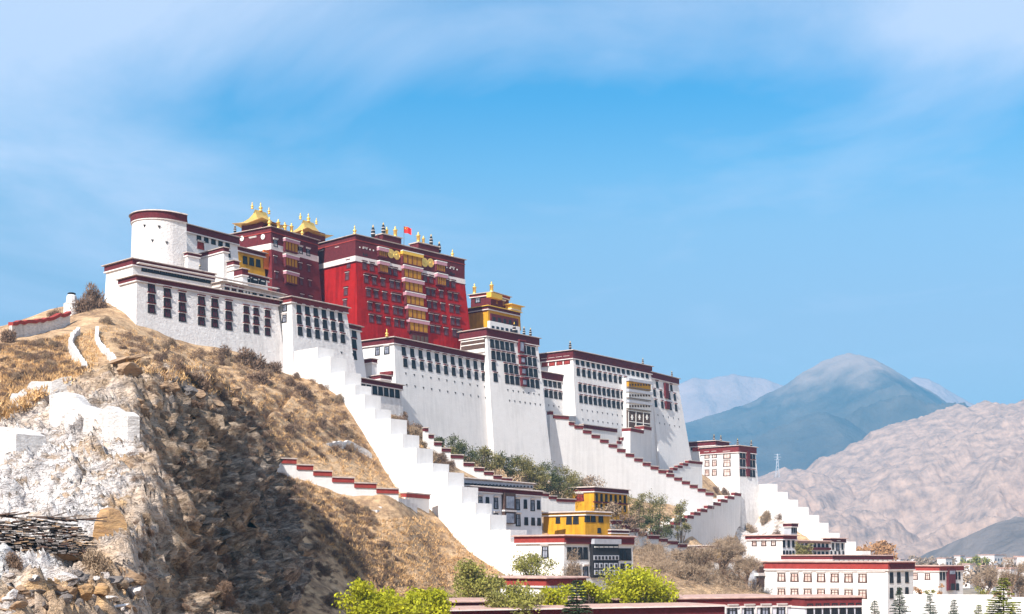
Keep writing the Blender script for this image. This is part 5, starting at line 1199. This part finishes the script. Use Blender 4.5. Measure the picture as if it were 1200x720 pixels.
# spruces
def spruce(label, px, pytop, wpx, D, seed, m, dens=1.0):
    p = P(px, 720, D); p.z = max(0, ground_z(p.x, p.y)); h = P(px, pytop, D).z - p.z; rw = wpx*D/F/2; rnd = random.Random(seed)
    # visible width is measured at the bottom of the picture
    hv = P(px, pytop, D).z - P(px, 720, D).z; rw = rw*h/hv*.75
    o = thing('spruce', label, 'tree', p); mb = MB(); mb.tube((0,0,-.5), (0,0,h), h*.014+.05, .03, BARK, 6); mb.build('trunk', o)
    br = MB(); Vn = []; nlev = int(h/.26)
    for i in range(nlev):
        t_ = i/nlev; z = h*(.05 + .95*t_); R_ = rw*(1-t_)**.85*rnd.uniform(.75,1.1)+.12
        for k_ in range(7 if t_ < .85 else 4):
            a = rnd.uniform(0, 6.28); R2 = R_*rnd.uniform(.7,1.15); dr = Vector((math.cos(a), math.sin(a), 0))
            e = Vector((0,0,z)) + dr*R2 + Vector((0,0,-.18*R2+.25*R2*t_)); br.tube((0,0,z), e, .035, .012, BARK, 3)
            for s in range(int((20 + R2*60)*dens)):
                q = Vector((0,0,z)).lerp(e, rnd.uniform(.12, 1.0)); side = Vector((-dr.y, dr.x, 0))*rnd.choice((-1,1))
                nd = (side*rnd.uniform(.3,1)+dr*rnd.uniform(.2,.8)+Vector((0,0,rnd.uniform(-.35,.25)))).normalized(); Ln = rnd.uniform(.18,.42); w_ = Vector((rnd.gauss(0,1), rnd.gauss(0,1), rnd.gauss(0,1))).cross(nd).normalized()*.06
                Vn += [q - w_, q + w_, q + nd*Ln]
    br.build('branches', o); V_ = np.array([v[:] for v in Vn]); me = np_mesh('needles', V_, np.arange(len(V_)).reshape(-1, 3)); me.materials.append(m); link('needles', me, o); return o
spruce('dark spruce tip rising in front of the long roof hall', 676, 678, 34, 118, 91, NEEDLE)
spruce('dark slim spruce at the corner of the brown window annex', 1054, 688, 22, 215, 92, NEEDLE)
spruce('thin young spruce before the compound wall, left one', 1090, 695, 15, 205, 93, NEEDLE, .8)
spruce('tiny spruce top before the compound wall centre', 1118, 702, 10, 205, 94, NEEDLE, .8)
spruce('small spruce left of the annex corner', 1025, 703, 12, 200, 95, NEEDLE, .8)
spruce('large yellow green spruce at the lower right corner', 1176, 676, 48, 150, 96, NEEDLY, 1.2)
spruce('tiny yellowish spruce top left of the large spruce', 1147, 708, 10, 205, 97, NEEDLY, .8)

# ------------------------------------------------------------------ far town and trees
CITY = 'pale town buildings beyond the trees'
r_ = random.Random(44)
for i, (px, w_, pt, D_) in enumerate([(1112,14,655,1100),(1128,10,652,1250),(1150,18,654,1350),(1172,26,651,1200),(1192,16,655,1000),(1208,20,653,1000),(1100,10,657,1500),(1080,14,655,1600),(1058,10,656,1700),(1140,12,662,900),(1168,18,664,800),(1190,22,667,700)]):
    L_ = w_*D_/F/.8; zt = P(px, pt, D_); labs = ['slim pale town block above the far small house','narrow pale town block with stepped top','wide pale town block under the mountain shadow','broadest white town block near the right edge','white town block right of the broadest one','white town block cut by the right edge','tiny distant town block above the annex roof end','distant low town block left of the slim block','faintest distant town block by the rust trees','low white hall among the far trees','low white hall beside the bare trees','nearest low white hall behind the right bare tree']
    o = thing('town_building', labs[i], 'building', (zt.x, zt.y, 0), YAW, CITY); h = max(5, zt.z)
    q = MB(); q.box(-L_/2, 0, 0, L_/2, L_*.6, h, STRIP); q.build('wall', o)
    q = MB(); q.box(-L_/2-.3, -.3, h+.003, L_/2+.3, L_*.6+.3, h+.9, PINKSLAB); q.build('roof', o)
    for j in range(max(2, int(L_/6))):
        q = MB(); x0 = -L_/2 + 2 + j*L_/max(2, int(L_/6)); q.box(x0, -.1, h-5, x0+2.0, .2, h-2.8, GLASS); q.build('window', o)
def tree_mass(name, label, pts, m, n, size, seed):
    rs = np.random.RandomState(seed); C = []
    for px0, px1, ptop, D0, D1, cnt in pts:
        for _ in range(cnt):
            D_ = rs.uniform(D0, D1); x = rs.uniform(px0, px1); hh = P(x, ptop, D_).z*rs.uniform(.7, 1.02); pl = PL(x, D_)
            for q_ in range(7): C.append((pl.x + rs.normal()*1.6, pl.y + rs.normal()*1.6, hh*(.35+.6*rs.rand())))
    o = link(name, leaf_cloud(name, C, 3.0, n, size, m, seed)); return tag(o, label, 'trees', kind='stuff')
tree_mass('far_grove', 'rust coloured far grove right of the pavilion', [(994,1042,634,560,640,60)], RUST, 9000, .8, 31)
tree_mass('far_woodland', 'brown far woodland strip along the valley floor', [(1040,1210,658,700,1500,220),(1060,1120,651,1100,1500,30)], TWIG2, 16000, 1.3, 32)
tree_mass('far_green_trees', 'hazy green tree tops in the far town', [(1120,1160,652,900,1100,16)], LEAFM, 2500, 1.1, 33)
bl = [(1136,1200,663)]

# ------------------------------------------------------------------ mountains
def mountain(name, crest, Yc, depth, res, m, seed, rough=.12, freq=6.0, pw=1.1, back=.5, jag=.35):
    xs = np.array([(c_[0]-CX)/F*Yc for c_ in crest]); hs = np.array([CZ + (HY-c_[1])/F*Yc for c_ in crest])
    X = np.linspace(xs[0], xs[-1], res[0]); T = np.linspace(-back, 1, res[1]); XX_, TT = np.meshgrid(X, T)
    YY_ = Yc - depth*TT
    sh = fbm(XX_/depth*1.3, TT*1.2, XX_*0+seed, 3)*depth*.06*np.abs(TT)
    Hc = np.interp(XX_ + sh, xs, hs)
    Hc = Hc + (fbm(XX_/Yc*34, TT*.8, XX_*0+seed, 6, gain=.6))*.0062*Yc*jag
    t_ = np.clip(1-np.abs(TT), 0, 1)
    q = freq/depth
    # worn relief: finer octaves fade where the slope is already steep
    wx = fbm(XX_*q*.8, YY_*q*.8, XX_*0+seed+9, 3)*.8
    px_, py_ = XX_*q + wx, YY_*q*.62 + wx; rd = 0; a_ = 1.0; gx_ = 0; gy_ = 0
    for oc in range(8):
        z_ = XX_*0 + seed*3.3 + oc; e_ = .01
        n0 = gn(px_, py_, z_); n0a = 1-2*np.abs(n0)
        dx_ = (gn(px_+e_, py_, z_)-n0)/e_; dy_ = (gn(px_, py_+e_, z_)-n0)/e_; gx_ = gx_ + dx_*a_; gy_ = gy_ + dy_*a_
        rd = rd + a_*n0a/(1 + .55*(gx_*gx_+gy_*gy_)); a_ *= .55; px_, py_ = px_*1.95*.86 - py_*1.95*.5 + 3.1, px_*1.95*.5 + py_*1.95*.86 + 1.7
    rd = rd - np.percentile(rd, 82)
    rd = np.where(TT < 0, np.minimum(rd, 0), rd)
    env = np.clip(np.abs(TT)*2.2, .07, 1)*np.clip(t_*2.5, 0, 1)
    Z = Hc*(t_**pw) + rd*Hc.max()*rough*env + fbm(XX_*q*3, YY_*q*3, XX_*0+seed, 4)*Hc.max()*rough*.12
    Z[-1] = -20; Z = np.maximum(Z, -20)
    V_ = np.stack([XX_, YY_, Z], -1).reshape(-1, 3); ii = np.arange(XX_.size).reshape(XX_.shape)
    me = np_mesh(name, V_, np.stack([ii[:-1, :-1], ii[1:, :-1], ii[1:, 1:], ii[:-1, 1:]], -1).reshape(-1, 4), True)
    me.materials.append(m); return tag(link(name, me), kind='structure')
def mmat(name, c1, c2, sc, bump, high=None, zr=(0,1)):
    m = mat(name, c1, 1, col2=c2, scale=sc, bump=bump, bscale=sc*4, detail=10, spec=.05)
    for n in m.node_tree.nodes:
        if n.type == 'BUMP': n.inputs['Distance'].default_value = 1.2/sc*.10
    if high:      # cloud shadow painted into the colour: dark lower slopes, paler sunlit top
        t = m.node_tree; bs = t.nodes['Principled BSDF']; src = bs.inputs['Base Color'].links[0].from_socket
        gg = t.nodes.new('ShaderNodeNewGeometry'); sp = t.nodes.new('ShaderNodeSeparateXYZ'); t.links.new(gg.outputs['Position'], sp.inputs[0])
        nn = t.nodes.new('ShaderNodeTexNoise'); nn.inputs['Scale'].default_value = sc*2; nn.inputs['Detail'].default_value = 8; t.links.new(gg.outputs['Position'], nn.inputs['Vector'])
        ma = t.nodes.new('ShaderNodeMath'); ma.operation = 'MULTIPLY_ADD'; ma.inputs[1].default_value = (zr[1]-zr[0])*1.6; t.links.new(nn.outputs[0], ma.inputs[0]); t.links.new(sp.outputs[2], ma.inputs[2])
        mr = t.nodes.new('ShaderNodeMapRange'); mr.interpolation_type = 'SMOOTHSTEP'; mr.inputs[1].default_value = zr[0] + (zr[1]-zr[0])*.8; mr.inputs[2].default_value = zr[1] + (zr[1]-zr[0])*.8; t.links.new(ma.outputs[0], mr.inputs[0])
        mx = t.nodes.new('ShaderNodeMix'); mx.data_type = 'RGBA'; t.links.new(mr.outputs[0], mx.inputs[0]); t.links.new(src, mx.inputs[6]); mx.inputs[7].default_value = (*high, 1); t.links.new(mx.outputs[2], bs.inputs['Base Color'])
    return m
mountain('near_mountains', [(600,640),(700,610),(780,585),(860,566),(892,556),(920,546),(943,552),(960,537),(1000,520),(1030,500),(1060,490),(1095,480),(1120,471),(1150,468),(1172,474),(1190,471),(1215,468),(1300,450),(1400,470),(1500,520)], 3600, 1900, (1000, 460), mmat('near_mountain_rock', (.54,.375,.29), (.22,.165,.15), .035, 1.0), 2, .44, 2.4, jag=1.0)
mountain('right_spur', [(1100,655),(1130,632),(1160,616),(1190,606),(1230,610),(1300,590),(1400,640)], 1750, 420, (260, 140), mmat('spur_rock', (.26,.215,.20), (.13,.115,.115), .015, .9), 5, .25, 2.2)
mountain('blue_peak', [(620,600),(720,540),(800,497),(850,481),(885,468),(915,452),(940,433),(965,420),(980,413),(995,411),(1012,416),(1035,429),(1060,443),(1085,458),(1110,474),(1135,492),(1160,505),(1200,520),(1300,560),(1450,600)], 7000, 3000, (560, 320), mmat('cloud_shadow_peak_rock', (.14,.115,.10), (.045,.045,.05), .003, .6, (.34,.25,.21), (780, 1080)), 8, .22, 2.6, 1.0)  # dark base colours paint a cloud shadow on the peak, tan top left sunlit
mountain('foothill_ridge', [(760,600),(800,560),(840,535),(880,516),(905,500),(940,488),(965,482),(990,490),(1020,508),(1060,540),(1120,600)], 5800, 1900, (240, 140), mmat('foothill_rock', (.13,.11,.10), (.06,.055,.06), .004, .8), 4, .24, 2.4, 1.0)
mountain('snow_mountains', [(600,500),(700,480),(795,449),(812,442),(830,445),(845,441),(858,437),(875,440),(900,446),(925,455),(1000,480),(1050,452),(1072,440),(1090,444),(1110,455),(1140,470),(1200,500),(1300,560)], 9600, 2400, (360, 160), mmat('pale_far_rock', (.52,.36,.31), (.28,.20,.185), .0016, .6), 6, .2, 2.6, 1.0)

# small stupa tip at the lower right corner
p = P(1187, 709, 150); o = thing('stupa_spire', 'small white pointed stupa tip beside the large yellow green spruce', 'stupa', (p.x, p.y, 0)); H_ = p.z
q = MB(); q.lathe([(1.2,0),(1.2,H_-4),(.9,H_-3.2),(.95,H_-2.4),(.6,H_-1.7)], WHITE, 14); q.build('dome', o)
q = MB(); q.lathe([(.42,H_-1.698),(.36,H_-.9),(.14,H_-.25),(.03,H_)], mat('cream_spire', (.78,.72,.52), .8), 12); q.build('spire', o)
# power pylon on the near ridge
def pylon():
    D_ = 3300; b0 = P(911, 556, D_); h = 24/F*D_; o = thing('pylon', 'thin lattice power pylon on the low ridge left of the near mountain', 'pylon', b0); q = MB(); PY = mat('pylon_steel', (.62,.63,.66), .6)
    for sx_, sy_ in ((-1,-1),(1,-1),(1,1),(-1,1)): q.tube((sx_*4.5, sy_*4.5, -8), (sx_*.7, sy_*.7, h), .55, .4, PY, 4)
    for k_ in range(6):
        z0, z1 = h*k_/6, h*(k_+1)/6; w0, w1 = 4.5-3.8*k_/6, 4.5-3.8*(k_+1)/6; q.tube((-w0,-w0,z0), (w1,-w1,z1), .35, .35, PY, 3); q.tube((w0,-w0,z0), (-w1,-w1,z1), .35, .35, PY, 3)
    q.build('mast', o); q = MB()
    for z_, w_ in ((.97,7),(.84,9),(.71,7.5)): q.tube((-w_,0,h*z_), (w_,0,h*z_), .5, .5, PY, 4)
    q.build('cross_arms', o)
pylon()
# tangled low growth in the gardens below the stairs
rs = np.random.RandomState(71); C = []
for _ in range(230):
    x = rs.uniform(742, 905); D_ = rs.uniform(318, 400); pl = PL(x, D_); gz = max(0, ground_z(pl.x, pl.y)); hh = rs.uniform(1, 4.5)
    for q_ in range(5): C.append((pl.x + rs.normal()*.9, pl.y + rs.normal()*.9, gz + hh*rs.rand()))
for _ in range(120):
    x = rs.uniform(735, 890); D_ = rs.uniform(285, 325); pl = PL(x, D_); gz = max(0, ground_z(pl.x, pl.y)); hh = rs.uniform(.8, 3.2)
    for q_ in range(5): C.append((pl.x + rs.normal()*.9, pl.y + rs.normal()*.9, gz + hh*rs.rand()))
tag(link('garden_thicket', twig_cloud('garden_thicket', C, 1.3, 22000, .05, TWIG2, 72)), 'pale leafless thicket in the gardens below the stairs', 'thicket', kind='stuff')
# the air between
hz_ = MB(); HZ = bpy.data.materials.new('haze_air'); HZ.use_nodes = True; t_ = HZ.node_tree; t_.nodes.clear()
vo = t_.nodes.new('ShaderNodeVolumePrincipled'); vo.inputs['Color'].default_value = (.18,.60,1.0,1); vo.inputs['Density'].default_value = 1.2e-4; vo.inputs['Anisotropy'].default_value = 0.0
mo = t_.nodes.new('ShaderNodeOutputMaterial'); t_.links.new(vo.outputs[0], mo.inputs['Volume'])
hz_.box(-12000, -250, -21.5, 12000, 12500, 1480, HZ)
tag(hz_.build('haze'), 'thin blue air in front of the mountains', 'haze', kind='stuff')
